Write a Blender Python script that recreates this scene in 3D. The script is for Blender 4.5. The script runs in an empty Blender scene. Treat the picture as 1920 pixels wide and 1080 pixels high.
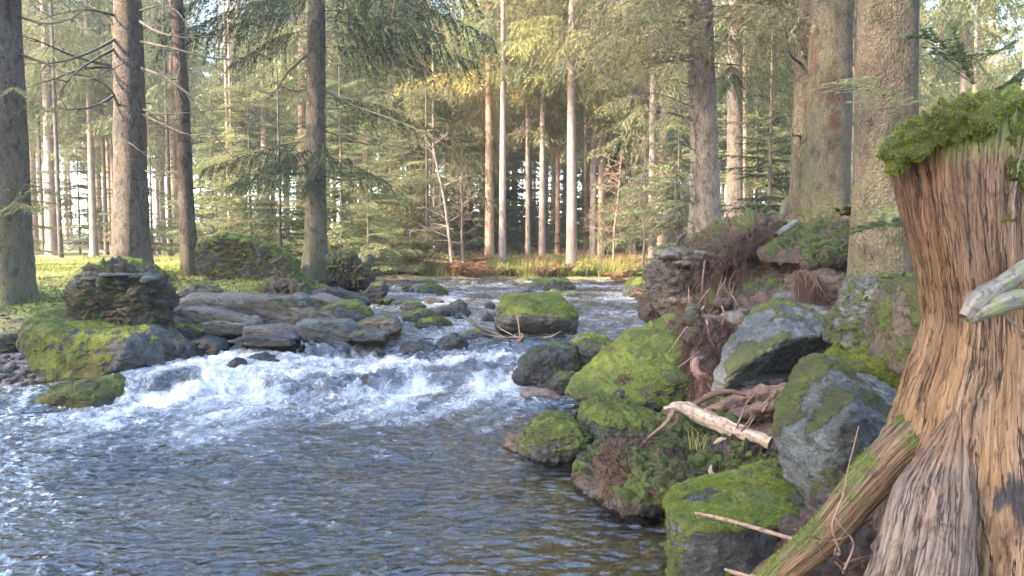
import bpy, bmesh, math, random
import numpy as np

# ---------------------------------------------------------------- camera, world, sun, exposure
scene = bpy.context.scene
COL = scene.collection
CAM_Z, FPX, HORIZON = 1.6, 1400.0, 455.0
PITCH = math.atan((540.0 - HORIZON) / FPX)
cam_data = bpy.data.cameras.new("camera")
cam = bpy.data.objects.new("camera", cam_data)
COL.objects.link(cam)
cam.location = (0.0, 0.0, CAM_Z)
cam.rotation_euler = (math.pi / 2 - PITCH, 0.0, 0.0)
cam_data.sensor_width = 36.0
cam_data.lens = 36.0 * FPX / 1920.0
cam_data.clip_start = 0.05
cam_data.clip_end = 1000.0
scene.camera = cam

SUN_EL, SUN_AZ = math.radians(31.0), math.radians(-118.0)   # azimuth measured from +Y towards +X
world = bpy.data.worlds.new("World")
scene.world = world
world.use_nodes = True
wn = world.node_tree
sky = wn.nodes.new("ShaderNodeTexSky")
sky.sky_type = 'NISHITA'
sky.sun_disc = False
sky.sun_elevation = SUN_EL
sky.sun_rotation = SUN_AZ
sky.air_density = 1.0
sky.dust_density = 1.5
wn.nodes["Background"].inputs["Strength"].default_value = 0.15
wn.links.new(sky.outputs[0], wn.nodes["Background"].inputs["Color"])

sun_data = bpy.data.lights.new("sun", 'SUN')
sun_data.energy = 2.2
sun_data.angle = math.radians(1.5)
sun_data.color = (1.0, 0.83, 0.6)
sun = bpy.data.objects.new("sun", sun_data)
COL.objects.link(sun)
# the lamp shines along its local -Z
sx, sy, sz = (math.sin(SUN_AZ) * math.cos(SUN_EL), math.cos(SUN_AZ) * math.cos(SUN_EL), math.sin(SUN_EL))
from mathutils import Vector, Matrix
sun.rotation_euler = Vector((sx, sy, sz)).to_track_quat('Z', 'Y').to_euler()
sun.location = (sx * 40, sy * 40, sz * 40)

scene.view_settings.view_transform = 'Standard'
scene.view_settings.look = 'None'
scene.view_settings.exposure = 3.85
scene.view_settings.gamma = 1.0
scene.cycles.use_denoising = True
scene.cycles.max_bounces = 6
scene.cycles.diffuse_bounces = 3
scene.cycles.glossy_bounces = 2
scene.cycles.transparent_max_bounces = 6
scene.cycles.caustics_reflective = False
scene.cycles.caustics_refractive = False

# ---------------------------------------------------------------- numeric helpers
rng = np.random.default_rng(7)
random.seed(7)
A = np.array

def P(u, v, d):
    """world point seen at pixel (u, v) of the 1920x1080 photograph, d metres ahead of the camera"""
    a, b = (u - 960.0) / FPX, (540.0 - v) / FPX
    ct, st = math.cos(PITCH), math.sin(PITCH)
    x, y, z = a, ct + b * st, -st + b * ct
    k = d / y
    return A([x * k, d, CAM_Z + z * k])

_PERM = np.concatenate([rng.permutation(256)] * 3)
_G = rng.normal(size=(256, 3)); _G /= np.linalg.norm(_G, axis=1)[:, None]

def perlin(p):
    p = np.asarray(p, float)
    i = np.floor(p).astype(np.int64); f = p - i; i &= 255
    w = f * f * f * (f * (f * 6 - 15) + 10)
    out = 0.0
    for a in (0, 1):
        wa = w[:, 0] if a else 1 - w[:, 0]
        pa = _PERM[i[:, 0] + a]
        for b in (0, 1):
            wb = wa * (w[:, 1] if b else 1 - w[:, 1])
            pb = _PERM[pa + i[:, 1] + b]
            for c in (0, 1):
                g = _G[_PERM[pb + i[:, 2] + c]]
                dd = g[:, 0] * (f[:, 0] - a) + g[:, 1] * (f[:, 1] - b) + g[:, 2] * (f[:, 2] - c)
                out = out + wb * (w[:, 2] if c else 1 - w[:, 2]) * dd
    return out * 1.6

def fbm(p, octs=4, gain=0.5, lac=2.03):
    s, a, q = 0.0, 1.0, np.asarray(p, float)
    for k in range(octs):
        s = s + a * perlin(q + 17.3 * k); a *= gain; q = q * lac
    return s

def ridged(p, octs=4, gain=0.5):
    s, a, q = 0.0, 1.0, np.asarray(p, float)
    for k in range(octs):
        s = s + a * (1 - 2 * np.abs(perlin(q + 11.1 * k))); a *= gain; q = q * 2.1
    return s

def sstep(a, b, x):
    t = np.clip((x - a) / (b - a), 0, 1)
    return t * t * (3 - 2 * t)

def xyz(x, y, z=0.0):
    x = np.asarray(x, float)
    return np.stack([x, np.broadcast_to(y, x.shape), np.broadcast_to(z, x.shape)], -1)

# ---------------------------------------------------------------- object helpers
def make_mesh(name, V, F, mat=None, attrs=None, smooth=True, uv=None, matidx=None):
    me = bpy.data.meshes.new(name)
    V = np.ascontiguousarray(V, dtype=np.float32); F = np.ascontiguousarray(F, dtype=np.int32)
    me.vertices.add(len(V)); me.vertices.foreach_set("co", V.ravel())
    me.loops.add(F.size); me.loops.foreach_set("vertex_index", F.ravel())
    me.polygons.add(len(F))
    me.polygons.foreach_set("loop_start", np.arange(0, F.size, F.shape[1], dtype=np.int32))
    me.polygons.foreach_set("use_smooth", np.full(len(F), smooth))
    for k, a in (attrs or {}).items():
        at = me.attributes.new(k, 'FLOAT', 'POINT')
        at.data.foreach_set("value", np.ascontiguousarray(np.broadcast_to(a, (len(V),)), dtype=np.float32))
    if uv is not None:
        l = me.uv_layers.new(name="UVMap")
        l.data.foreach_set("uv", np.ascontiguousarray(uv[F.ravel()], dtype=np.float32).ravel())
    me.update(calc_edges=True)
    me.validate()
    for m in (mat if isinstance(mat, (list, tuple)) else [mat]):
        if m: me.materials.append(m)
    return me

def obj(name, me, parent=None, loc=None, label=None, cat=None, group=None, kind=None):
    o = bpy.data.objects.new(name, me)
    COL.objects.link(o)
    if loc is not None: o.location = loc
    if parent is not None: o.parent = parent
    return tag(o, label, cat, group, kind)

def tag(o, label=None, cat=None, group=None, kind=None):
    if label: o["label"] = label
    if cat: o["category"] = cat
    if group: o["group"] = group
    if kind: o["kind"] = kind
    return o

def vnormals(V, F):
    n = np.zeros_like(V)
    fn = np.cross(V[F[:, 1]] - V[F[:, 0]], V[F[:, 2]] - V[F[:, 0]])
    for k in range(F.shape[1]):
        for c in range(3):
            n[:, c] += np.bincount(F[:, k], fn[:, c], len(V))
    return n / (np.linalg.norm(n, axis=1)[:, None] + 1e-12)

_ico = {}
def ico(sub):
    if sub not in _ico:
        bm = bmesh.new(); bmesh.ops.create_icosphere(bm, subdivisions=sub, radius=1.0)
        _ico[sub] = (A([v.co[:] for v in bm.verts]), A([[v.index for v in f.verts] for f in bm.faces]))
        bm.free()
    return _ico[sub]

def hull_planes(pts):
    bm = bmesh.new()
    for p in pts: bm.verts.new(tuple(p))
    r = bmesh.ops.convex_hull(bm, input=bm.verts)
    bm.normal_update()
    N, D = [], []
    c = pts.mean(0)
    for f in bm.faces:
        if f.calc_area() < 1e-7: continue
        n = A(f.normal[:]); d = n @ (A(f.verts[0].co[:]) - c)
        if d < 0: n, d = -n, -d
        if any(n @ m > .985 and abs(d - e) < .04 * np.ptp(pts, axis=0).max() for m, e in zip(N, D)): continue
        N.append(n); D.append(d)
    bm.free()
    return c, A(N), A(D)

def grid_faces(nr, nc, wrap=False):
    i = np.arange(nr - 1)[:, None]; j = np.arange(nc if wrap else nc - 1)[None, :]
    a = i * nc + j; b = i * nc + (j + 1) % nc
    return np.stack([a, b, b + nc, a + nc], -1).reshape(-1, 4)

def spline(pts, n):
    """Catmull-Rom through pts, n samples"""
    pts = A([list(p) for p in pts], float)
    if len(pts) == 2:
        t = np.linspace(0, 1, n)[:, None]; return pts[0] * (1 - t) + pts[1] * t
    q = np.vstack([2 * pts[0] - pts[1], pts, 2 * pts[-1] - pts[-2]])
    t = np.linspace(0, len(pts) - 1 - 1e-9, n); i = t.astype(int); f = (t - i)[:, None]
    p0, p1, p2, p3 = q[i], q[i + 1], q[i + 2], q[i + 3]
    return .5 * (2 * p1 + (p2 - p0) * f + (2 * p0 - 5 * p1 + 4 * p2 - p3) * f ** 2 + (3 * p1 - p0 - 3 * p2 + p3) * f ** 3)

def tube_arrays(path, radii, seg=8, rough=0.0, rscale=8.0, seed=0.0, cap=True):
    """tube along a path of points; returns V, F (quads), uv, angle frame"""
    path = A(path, float); n = len(path)
    T = np.gradient(path, axis=0); T /= np.linalg.norm(T, axis=1)[:, None] + 1e-12
    up = A([0, 0, 1.0]) if abs(T[0, 2]) < .9 else A([1.0, 0, 0])
    S = np.zeros_like(T); s = np.cross(T[0], up); s /= np.linalg.norm(s)
    for i in range(n):
        s = s - T[i] * (s @ T[i]); s /= np.linalg.norm(s) + 1e-12; S[i] = s
    B = np.cross(T, S)
    th = np.linspace(0, 2 * np.pi, seg, endpoint=False)
    R = np.broadcast_to(A(radii, float).reshape(n, -1), (n, seg)).copy()
    D = S[:, None, :] * np.cos(th)[None, :, None] + B[:, None, :] * np.sin(th)[None, :, None]
    V = path[:, None, :] + D * R[:, :, None]
    if rough:
        nz = fbm(V.reshape(-1, 3) * rscale + seed, 3).reshape(n, seg)
        V = path[:, None, :] + D * (R * (1 + rough * nz))[:, :, None]
    V = V.reshape(-1, 3); F = grid_faces(n, seg, True)
    L = np.concatenate([[0], np.cumsum(np.linalg.norm(np.diff(path, axis=0), axis=1))])
    uv = np.stack([np.broadcast_to(th / (2 * np.pi), (n, seg)), np.broadcast_to(L[:, None], (n, seg))], -1).reshape(-1, 2)
    if cap:
        V = np.vstack([V, path[:1], path[-1:]]); uv = np.vstack([uv, uv[:1], uv[-1:]])
        a, b = n * seg, n * seg + 1
        j = np.arange(seg); k = (j + 1) % seg
        c0 = np.stack([k, j, np.full(seg, a), np.full(seg, a)], -1)
        o = (n - 1) * seg
        c1 = np.stack([o + j, o + k, np.full(seg, b), np.full(seg, b)], -1)
        F = np.vstack([F, c0, c1])
    return V, F, uv

def quads_to_tris(F):
    a = F[:, [0, 1, 2]]; b = F[:, [0, 2, 3]]
    t = np.vstack([a, b])
    return t[(t[:, 0] != t[:, 1]) & (t[:, 1] != t[:, 2]) & (t[:, 0] != t[:, 2])]

def join(parts):
    """[(V, F, {attr})] -> one"""
    Vs, Fs, At, o = [], [], {}, 0
    for V, F, at in parts:
        Vs.append(V); Fs.append(F + o); o += len(V)
        for k, a in at.items(): At.setdefault(k, []).append(np.broadcast_to(a, (len(V),)))
    return np.vstack(Vs), np.vstack(Fs), {k: np.concatenate(a) for k, a in At.items()}

def blades(V, F, mask, n, length, width, droop=0.0, spread=0.7, seed=1, up=0.3, lvar=0.5):
    """thin triangles (moss shoots, grass, rootlets) standing on a mesh where mask is high"""
    r = np.random.default_rng(seed)
    T = quads_to_tris(F) if F.shape[1] == 4 else F
    fn = np.cross(V[T[:, 1]] - V[T[:, 0]], V[T[:, 2]] - V[T[:, 0]])
    ar = np.linalg.norm(fn, axis=1)
    w = ar * np.clip(mask[T].mean(1), 0, None)
    if w.sum() <= 0: return None
    i = np.searchsorted(np.cumsum(w) / w.sum(), r.random(n)).clip(0, len(T) - 1)
    a, b = r.random(n), r.random(n); s = a + b > 1; a[s], b[s] = 1 - a[s], 1 - b[s]
    t = T[i]
    p = V[t[:, 0]] + (V[t[:, 1]] - V[t[:, 0]]) * a[:, None] + (V[t[:, 2]] - V[t[:, 0]]) * b[:, None]
    nn = fn[i] / (ar[i][:, None] + 1e-12)
    d = nn + r.normal(size=(n, 3)) * spread; d[:, 2] += up - droop
    d /= np.linalg.norm(d, axis=1)[:, None] + 1e-12
    L = length * (1 - lvar / 2 + lvar * r.random(n))[:, None]
    side = np.cross(d, r.normal(size=(n, 3))); side /= np.linalg.norm(side, axis=1)[:, None] + 1e-12
    side *= width * .5
    base = p - nn * length * .15
    VV = np.stack([base - side, base + side, base + d * L], 1).reshape(-1, 3)
    FF = np.arange(3 * n).reshape(n, 3)
    tint = np.repeat(np.clip(.6 * r.random(n) + .25 + .55 * fbm(p * 4.0 + seed, 3), 0, 1), 3); tint[2::3] = np.clip(tint[2::3] + .35, 0, 1)
    return VV, FF, {"tint": tint}
# ---------------------------------------------------------------- materials
class NT:
    def __init__(s, name):
        s.m = bpy.data.materials.new(name); s.m.use_nodes = True
        s.t = s.m.node_tree; s.t.nodes.clear()
        s.out = s.t.nodes.new("ShaderNodeOutputMaterial")
    def n(s, typ, ins=None, **kw):
        nd = s.t.nodes.new("ShaderNode" + typ)
        for k, v in kw.items(): setattr(nd, k, v)
        for k, v in (ins or {}).items(): s.set(nd.inputs[k], v)
        return nd
    def set(s, sock, v):
        if isinstance(v, bpy.types.NodeSocket): s.t.links.new(v, sock)
        elif isinstance(v, bpy.types.Node): s.t.links.new(v.outputs[0], sock)
        elif isinstance(v, (tuple, list)) and len(v) == 3 and sock.type == 'RGBA': sock.default_value = (*v, 1)
        else: sock.default_value = v
    def math(s, op, a, b=0.0, c=None, clamp=False):
        nd = s.n("Math", {0: a, 1: b}, operation=op, use_clamp=clamp)
        if c is not None: s.set(nd.inputs[2], c)
        return nd.outputs[0]
    def attr(s, name): return s.n("Attribute", attribute_name=name).outputs["Fac"]
    def noise(s, vec, scale, detail=5.0, rough=.55, dist=0.0, col=False):
        nd = s.n("TexNoise", {"Vector": vec, "Scale": scale, "Detail": detail, "Roughness": rough, "Distortion": dist})
        return nd.outputs["Color" if col else 0]
    def ramp(s, fac, stops, interp='LINEAR'):
        nd = s.n("ValToRGB", {0: fac}); r = nd.color_ramp; r.interpolation = interp
        while len(r.elements) < len(stops): r.elements.new(.5)
        for e, (p, c) in zip(r.elements, stops):
            e.position = p; e.color = (*c, 1) if isinstance(c, tuple) else (c, c, c, 1)
        return nd.outputs[0]
    def mix(s, f, a, b, blend='MIX'):
        nd = s.n("Mix", data_type='RGBA', blend_type=blend)
        s.set(nd.inputs[0], f); s.set(nd.inputs[6], a); s.set(nd.inputs[7], b)
        return nd.outputs[2]
    def map(s, vec, scale=(1, 1, 1), rot=(0, 0, 0), loc=(0, 0, 0)):
        return s.n("Mapping", {"Vector": vec, "Scale": scale, "Rotation": rot, "Location": loc}).outputs[0]
    def bump(s, h, strength, dist, normal=None):
        nd = s.n("Bump", {"Height": h, "Strength": strength, "Distance": dist})
        if normal is not None: s.set(nd.inputs["Normal"], normal)
        return nd.outputs[0]
    def finish(s, shader):
        s.t.links.new(shader.outputs[0] if isinstance(shader, bpy.types.Node) else shader, s.out.inputs[0]); return s.m
    def coord(s, k="Object"): return s.n("TexCoord").outputs[k]

def mat_rock(name, c1, c2, c3, moss1=(.020, .028, .006), moss2=(.095, .112, .016), strata=(0, 0, 0), sscale=6.0, lichen=.35):
    s = NT(name); g = s.n("NewGeometry").outputs["Position"]
    big = s.noise(g, 2.2, 6, .65); mid = s.noise(g, 10, 8, .72); fine = s.noise(g, 60, 6, .75); grit = s.noise(g, 190, 3, .7)
    lay = s.map(g, (1.5, 1.5, sscale), strata); st = s.noise(lay, 3.0, 8, .68, .6)
    lay2 = s.noise(s.map(g, (3, 3, sscale * 4), strata), 3.0, 6, .7, .5)
    warp = s.n("VectorMath", {0: g, 1: s.n("VectorMath", {0: s.noise(g, 5, 5, .65, 0, True), 1: (.22, .22, .22)}, operation='MULTIPLY').outputs[0]}, operation='ADD').outputs[0]
    cr = s.n("TexVoronoi", {"Vector": s.map(warp, (1, 1, 1.8), strata), "Scale": 4.2}, feature='DISTANCE_TO_EDGE').outputs[0]
    crack = s.math('MULTIPLY', s.ramp(cr, [(0., 1.), (.022, 0.)]), s.ramp(mid, [(.45, 0.), (.6, 1.)]))
    col = s.mix(s.ramp(big, [(.38, 0.), (.62, 1.)]), c1, c2)
    col = s.mix(s.math('MULTIPLY', s.ramp(st, [(.44, 0.), (.58, 1.)]), .8), col, c3)
    col = s.mix(s.ramp(lay2, [(.36, .6), (.48, 0.)]), col, tuple(c * .3 for c in c1))
    col = s.mix(s.ramp(mid, [(.36, .7), (.5, 0.)]), col, tuple(c * .25 for c in c1))
    lic = s.ramp(s.noise(g, 21, 8, .75), [(.58, 0.), (.64, 1.)])
    col = s.mix(s.math('MULTIPLY', lic, lichen), col, (.24, .25, .245))
    col = s.mix(s.ramp(fine, [(.38, .75), (.55, 0.)]), col, tuple(c * .2 for c in c1))
    col = s.mix(s.ramp(grit, [(.55, 0.), (.72, .5)]), col, tuple(min(1, c * 1.9) for c in c2))
    col = s.mix(crack, col, (.008, .007, .006))
    soila = s.attr("soil")
    soilc = s.ramp(s.noise(g, 34, 8, .75), [(.36, (.008, .005, .004)), (.5, (.040, .022, .013)), (.66, (.115, .068, .04))])
    col = s.mix(soila, col, soilc)
    wet = s.attr("wet")
    col = s.mix(s.math('MULTIPLY', wet, .8), col, (.008, .008, .009))
    m = s.attr("moss")
    mm = s.math('ADD', m, s.math('ADD', s.math('MULTIPLY', s.math('SUBTRACT', fine, .5), .9), s.math('MULTIPLY', s.math('SUBTRACT', mid, .5), 1.1)))
    mf = s.ramp(mm, [(.34, 0.), (.6, 1.)])
    mn = s.noise(g, 110, 5, .75); mb = s.noise(g, 5, 6, .68)
    mc = s.mix(s.ramp(s.math('ADD', s.math('MULTIPLY', mn, .6), s.math('MULTIPLY', mb, .55)), [(.46, 0.), (.70, 1.)]), moss1, moss2)
    mc = s.mix(s.ramp(s.noise(g, 3.1, 6, .7), [(.48, 0.), (.64, .85)]), mc, (.045, .034, .012))
    col = s.mix(mf, col, mc)
    rough = s.math('SUBTRACT', .8, s.math('MULTIPLY', wet, .58))
    rough = s.math('MAXIMUM', rough, s.math('MULTIPLY', mf, .9))
    b = s.bump(st, .7, .03); b = s.bump(lay2, .6, .015, b); b = s.bump(mid, .8, .03, b); b = s.bump(crack, .8, -.02, b); b = s.bump(fine, .8, .010, b)
    b = s.bump(s.math('MULTIPLY', mn, mf), 1.0, .02, b)
    bs = s.n("BsdfPrincipled", {"Base Color": col, "Roughness": rough, "Normal": b})
    bs.inputs["Specular IOR Level"].default_value = .4
    return s.finish(bs)

def mat_leaf(name, dark, light, dead=(.10, .06, .035), trans=.35):
    s = NT(name); t = s.attr("tint")
    oi = s.n("ObjectInfo").outputs["Random"]
    col = s.mix(t, dark, light)
    col = s.mix(s.math('MULTIPLY', oi, .35), col, (light[0] * 1.1, light[1] * .85, light[2] * .8))
    col = s.mix(s.attr("dead"), col, dead)
    d = s.n("BsdfPrincipled", {"Base Color": col, "Roughness": .6}); d.inputs["Specular IOR Level"].default_value = .25
    tr = s.n("BsdfTranslucent", {"Color": col})
    return s.finish(s.n("MixShader", {0: trans, 1: d, 2: tr}))

def mat_bark(name, c1, c2, c3, scale=1.0, algae=(.11, .13, .05)):
    s = NT(name); g = s.coord("Object")
    w = s.n("VectorMath", {0: g, 1: s.n("VectorMath", {0: s.noise(g, 12, 4, .6, 0, True), 1: (.05, .05, .09)}, operation='MULTIPLY').outputs[0]}, operation='ADD').outputs[0]
    flake = s.n("TexVoronoi", {"Vector": s.map(w, (44 * scale, 44 * scale, 24 * scale)), "Scale": 1.0, "Randomness": 1.0}, feature='DISTANCE_TO_EDGE').outputs[0]
    fis = s.noise(s.map(w, (30 * scale, 30 * scale, 8 * scale)), 1.0, 8, .72, .8)
    big = s.noise(s.map(g, (2.5, 2.5, 1.0)), 1.0, 5, .65)
    mid = s.noise(s.map(g, (11, 11, 6)), 1.0, 5, .7)
    fine = s.noise(g, 150 * scale, 4, .65)
    col = s.mix(s.ramp(fis, [(.36, 0.), (.60, 1.)]), c1, c2)
    col = s.mix(s.ramp(big, [(.42, 0.), (.62, .85)]), col, c3)
    col = s.mix(s.ramp(mid, [(.38, .75), (.52, 0.)]), col, tuple(c * .35 for c in c1))
    col = s.mix(s.math('MULTIPLY', s.ramp(flake, [(0., .6), (.10, 0.)]), s.ramp(mid, [(.4, 0.), (.6, 1.)])), col, (.03, .022, .018))
    al = s.math('MULTIPLY', s.attr("moss"), s.ramp(s.noise(g, 6, 6, .7), [(.35, 0.), (.62, 1.)]))
    col = s.mix(al, col, s.mix(fine, algae, tuple(a * 1.5 for a in algae)))
    col = s.mix(s.attr("patch"), col, (.075, .026, .026))
    h = s.math('ADD', s.ramp(flake, [(0., 0.), (.3, .6)]), s.math('MULTIPLY', fis, 1.1))
    b = s.bump(h, 1.0, .05); b = s.bump(fine, .6, .008, b)
    bs = s.n("BsdfPrincipled", {"Base Color": col, "Roughness": .9, "Normal": b}); bs.inputs["Specular IOR Level"].default_value = .2
    return s.finish(bs)

def mat_far_bark(name, c1, c2):
    s = NT(name); g = s.coord("Object")
    fis = s.noise(s.map(g, (14, 14, 4)), 1.0, 5, .7)
    oi = s.n("ObjectInfo").outputs["Random"]
    col = s.mix(s.ramp(fis, [(.35, 0.), (.65, 1.)]), c1, c2)
    col = s.mix(s.math('MULTIPLY', oi, .5), col, (.17, .12, .09))
    return s.finish(s.n("BsdfPrincipled", {"Base Color": col, "Roughness": .9, "Normal": s.bump(fis, .8, .03)}))

def mat_wood(name):
    """weathered barkless stump: fibres run along V of the UV map"""
    s = NT(name); uv = s.coord("UV"); g = s.coord("Object")
    w = s.noise(g, 6, 5, .65, 0, True)
    uvd = s.n("VectorMath", {0: uv, 1: s.n("VectorMath", {0: w, 1: (.016, .03, 0)}, operation='MULTIPLY').outputs[0]}, operation='ADD').outputs[0]
    f1 = s.noise(s.map(uvd, (58, 1.7, 1)), 1.0, 8, .66, .12)
    grain = s.noise(s.map(uvd, (210, 7.0, 1)), 1.0, 4, .6, .2)
    big = s.noise(g, 3.6, 6, .65); pat = s.noise(s.map(g, (9, 9, 3.5)), 1.0, 7, .7, .8)
    def crackline(sx, sy, wd, off):
        n = s.noise(s.map(uvd, (sx, sy, 1), (0, 0, 0), (off, off, 0)), 1.0, 5, .62, .12)
        return s.ramp(s.math('ABSOLUTE', s.math('SUBTRACT', n, .5)), [(0., 1.), (wd, 0.)])
    c1 = crackline(20, 1.2, .016, 0.); c2 = crackline(60, 3.0, .016, 7.)
    blk = s.n("TexVoronoi", {"Vector": s.map(uvd, (30, 8, 1)), "Scale": 1.0}, feature='DISTANCE_TO_EDGE').outputs[0]
    red = s.attr("red"); rot = s.math('MULTIPLY', s.ramp(blk, [(0., 1.), (.10, 0.)]), s.math('MULTIPLY', red, s.ramp(pat, [(.42, 0.), (.55, 1.)])))
    col = s.ramp(f1, [(.30, (.075, .039, .018)), (.5, (.150, .081, .036)), (.72, (.245, .150, .074))])
    col = s.mix(s.math('MULTIPLY', red, .8), col, s.ramp(f1, [(.30, (.042, .020, .012)), (.5, (.088, .042, .023)), (.72, (.175, .098, .055))]))
    gy = s.math('MULTIPLY', s.attr("grey"), s.ramp(pat, [(.32, .25), (.58, .85)]))
    col = s.mix(gy, col, s.ramp(f1, [(.30, (.080, .058, .047)), (.5, (.140, .103, .083)), (.72, (.215, .165, .135))]))
    col = s.mix(s.ramp(pat, [(.36, .7), (.47, 0.)]), col, (.040, .022, .014))
    col = s.mix(s.ramp(pat, [(.60, 0.), (.72, .45)]), col, (.27, .195, .12))
    col = s.mix(s.ramp(grain, [(.34, .45), (.5, 0.)]), col, (.03, .017, .011))
    col = s.mix(c1, col, (.008, .005, .004)); col = s.mix(s.math('MULTIPLY', c2, .45), col, (.014, .008, .006)); col = s.mix(s.math('MULTIPLY', rot, .45), col, (.010, .006, .004))
    fn = s.noise(g, 60, 5, .72)
    mo = s.ramp(s.math('ADD', s.attr("moss"), s.math('ADD', s.math('MULTIPLY', s.math('SUBTRACT', fn, .5), .8), s.math('MULTIPLY', s.math('SUBTRACT', pat, .5), 1.2))), [(.4, 0.), (.7, .9)])
    col = s.mix(mo, col, s.mix(fn, (.03, .038, .010), (.13, .14, .035)))
    ch = s.attr("char"); chm = s.ramp(s.math('ADD', ch, s.math('ADD', s.math('MULTIPLY', s.math('SUBTRACT', f1, .5), 1.6), s.math('MULTIPLY', s.math('SUBTRACT', pat, .5), 1.6))), [(.5, 0.), (.7, .92)])
    col = s.mix(chm, col, (.010, .010, .015))
    b = s.bump(f1, .5, .007); b = s.bump(pat, .7, .022, b); b = s.bump(c1, .9, -.012, b); b = s.bump(c2, .8, -.007, b); b = s.bump(rot, .4, -.006, b); b = s.bump(grain, .6, .003, b); b = s.bump(fn, .3, .005, b)
    bs = s.n("BsdfPrincipled", {"Base Color": col, "Roughness": .75, "Normal": b}); bs.inputs["Specular IOR Level"].default_value = .3
    return s.finish(bs)

def mat_stick(name, c1, c2, sc=1.0, moss=0.0):
    s = NT(name); uv = s.coord("UV"); g = s.n("NewGeometry").outputs["Position"]
    f1 = s.noise(s.map(uv, (9 * sc, 5 * sc, 1)), 1.0, 6, .65, .5); f2 = s.noise(g, 45, 5, .6)
    col = s.mix(s.ramp(f1, [(.35, 0.), (.62, 1.)]), c1, c2)
    col = s.mix(s.ramp(f2, [(.35, .7), (.5, 0.)]), col, tuple(c * .25 for c in c1))
    if moss: col = s.mix(s.math('MULTIPLY', s.ramp(s.noise(g, 14, 4), [(.5, 0.), (.62, 1.)]), moss), col, (.09, .11, .025))
    return s.finish(s.n("BsdfPrincipled", {"Base Color": col, "Roughness": .85, "Normal": s.bump(s.math('ADD', f1, f2), .7, .008)}))

def mat_ground(name):
    s = NT(name); g = s.n("NewGeometry").outputs["Position"]
    n1 = s.noise(g, 1.3, 5, .6); n2 = s.noise(g, 11, 6, .65); n3 = s.noise(g, 70, 4, .65)
    lit = s.ramp(s.math('ADD', s.math('MULTIPLY', n2, .5), s.math('MULTIPLY', n3, .5)), [(.35, (.010, .007, .005)), (.5, (.042, .025, .016)), (.68, (.11, .068, .043))])
    gr = s.ramp(s.math('ADD', s.math('MULTIPLY', n2, .4), s.math('MULTIPLY', n3, .6)), [(.36, (.03, .045, .008)), (.5, (.10, .14, .018)), (.66, (.22, .25, .05))])
    gr = s.mix(s.ramp(n1, [(.45, 0.), (.68, .8)]), gr, (.20, .16, .06))
    bed = s.ramp(n2, [(.35, (.035, .028, .013)), (.52, (.14, .105, .048)), (.7, (.30, .235, .12))])
    grv = s.ramp(s.n("TexVoronoi", {"Vector": g, "Scale": 16.0}).outputs[1], [(.0, (.09, .06, .05)), (.5, (.22, .17, .15)), (1., (.33, .28, .25))])
    col = s.mix(s.attr("grass"), lit, gr)
    col = s.mix(s.attr("gravel"), col, grv)
    col = s.mix(s.attr("bed"), col, bed)
    b = s.bump(n2, .7, .05); b = s.bump(n3, .7, .012, b)
    return s.finish(s.n("BsdfPrincipled", {"Base Color": col, "Roughness": .92, "Normal": b}))

def mat_water(name):
    s = NT(name); g = s.n("NewGeometry").outputs["Position"]; rp = s.attr("rip")
    rip = s.noise(s.map(g, (.6, 1.9, 1.0), (0, 0, .3)), 6.0, 4, .55, 1.1)
    rip2 = s.noise(s.map(g, (.9, 1.5, 1.0)), 24, 2, .5, .4)
    b = s.n("Bump", {"Height": rip, "Strength": s.math('MULTIPLY', rp, 1.0, clamp=True), "Distance": .075}).outputs[0]
    b = s.n("Bump", {"Height": rip2, "Strength": s.math('MULTIPLY', rp, .3, clamp=True), "Distance": .014, "Normal": b}).outputs[0]
    fr = s.n("Fresnel", {"IOR": 1.62, "Normal": b}).outputs[0]
    gl = s.n("BsdfGlossy", {"Color": (.93, .95, 1.0), "Roughness": .05, "Normal": b})
    tr = s.n("BsdfTransparent", {"Color": (.80, .70, .50)})
    w = s.n("MixShader", {0: fr, 1: tr, 2: gl})
    fo = s.attr("foam")
    stretch = s.n("VectorMath", {0: g, 1: s.n("VectorMath", {0: s.noise(g, 2.2, 4, .55, 0, True), 1: (.7, .5, 0)}, operation='MULTIPLY').outputs[0]}, operation='ADD').outputs[0]
    n1 = s.noise(s.map(stretch, (1.5, .75, 1.0), (0, 0, -.35)), 7, 9, .72, 1.4)
    n2 = s.noise(s.map(stretch, (2.2, .8, .8), (0, 0, -.2)), 34, 5, .68, .8)
    fac = s.math('ADD', fo, s.math('MULTIPLY', s.math('SUBTRACT', s.math('ADD', s.math('MULTIPLY', n1, .62), s.math('MULTIPLY', n2, .38)), .5), 2.6))
    ff = s.ramp(fac, [(.22, 0.), (.45, .28), (.95, .95)])
    fb = s.bump(s.math('ADD', n1, s.math('MULTIPLY', n2, .6)), .9, .07)
    fm = s.n("BsdfPrincipled", {"Base Color": (.60, .61, .66), "Roughness": .3, "Normal": fb})
    return s.finish(s.n("MixShader", {0: ff, 1: w, 2: fm}))

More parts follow.
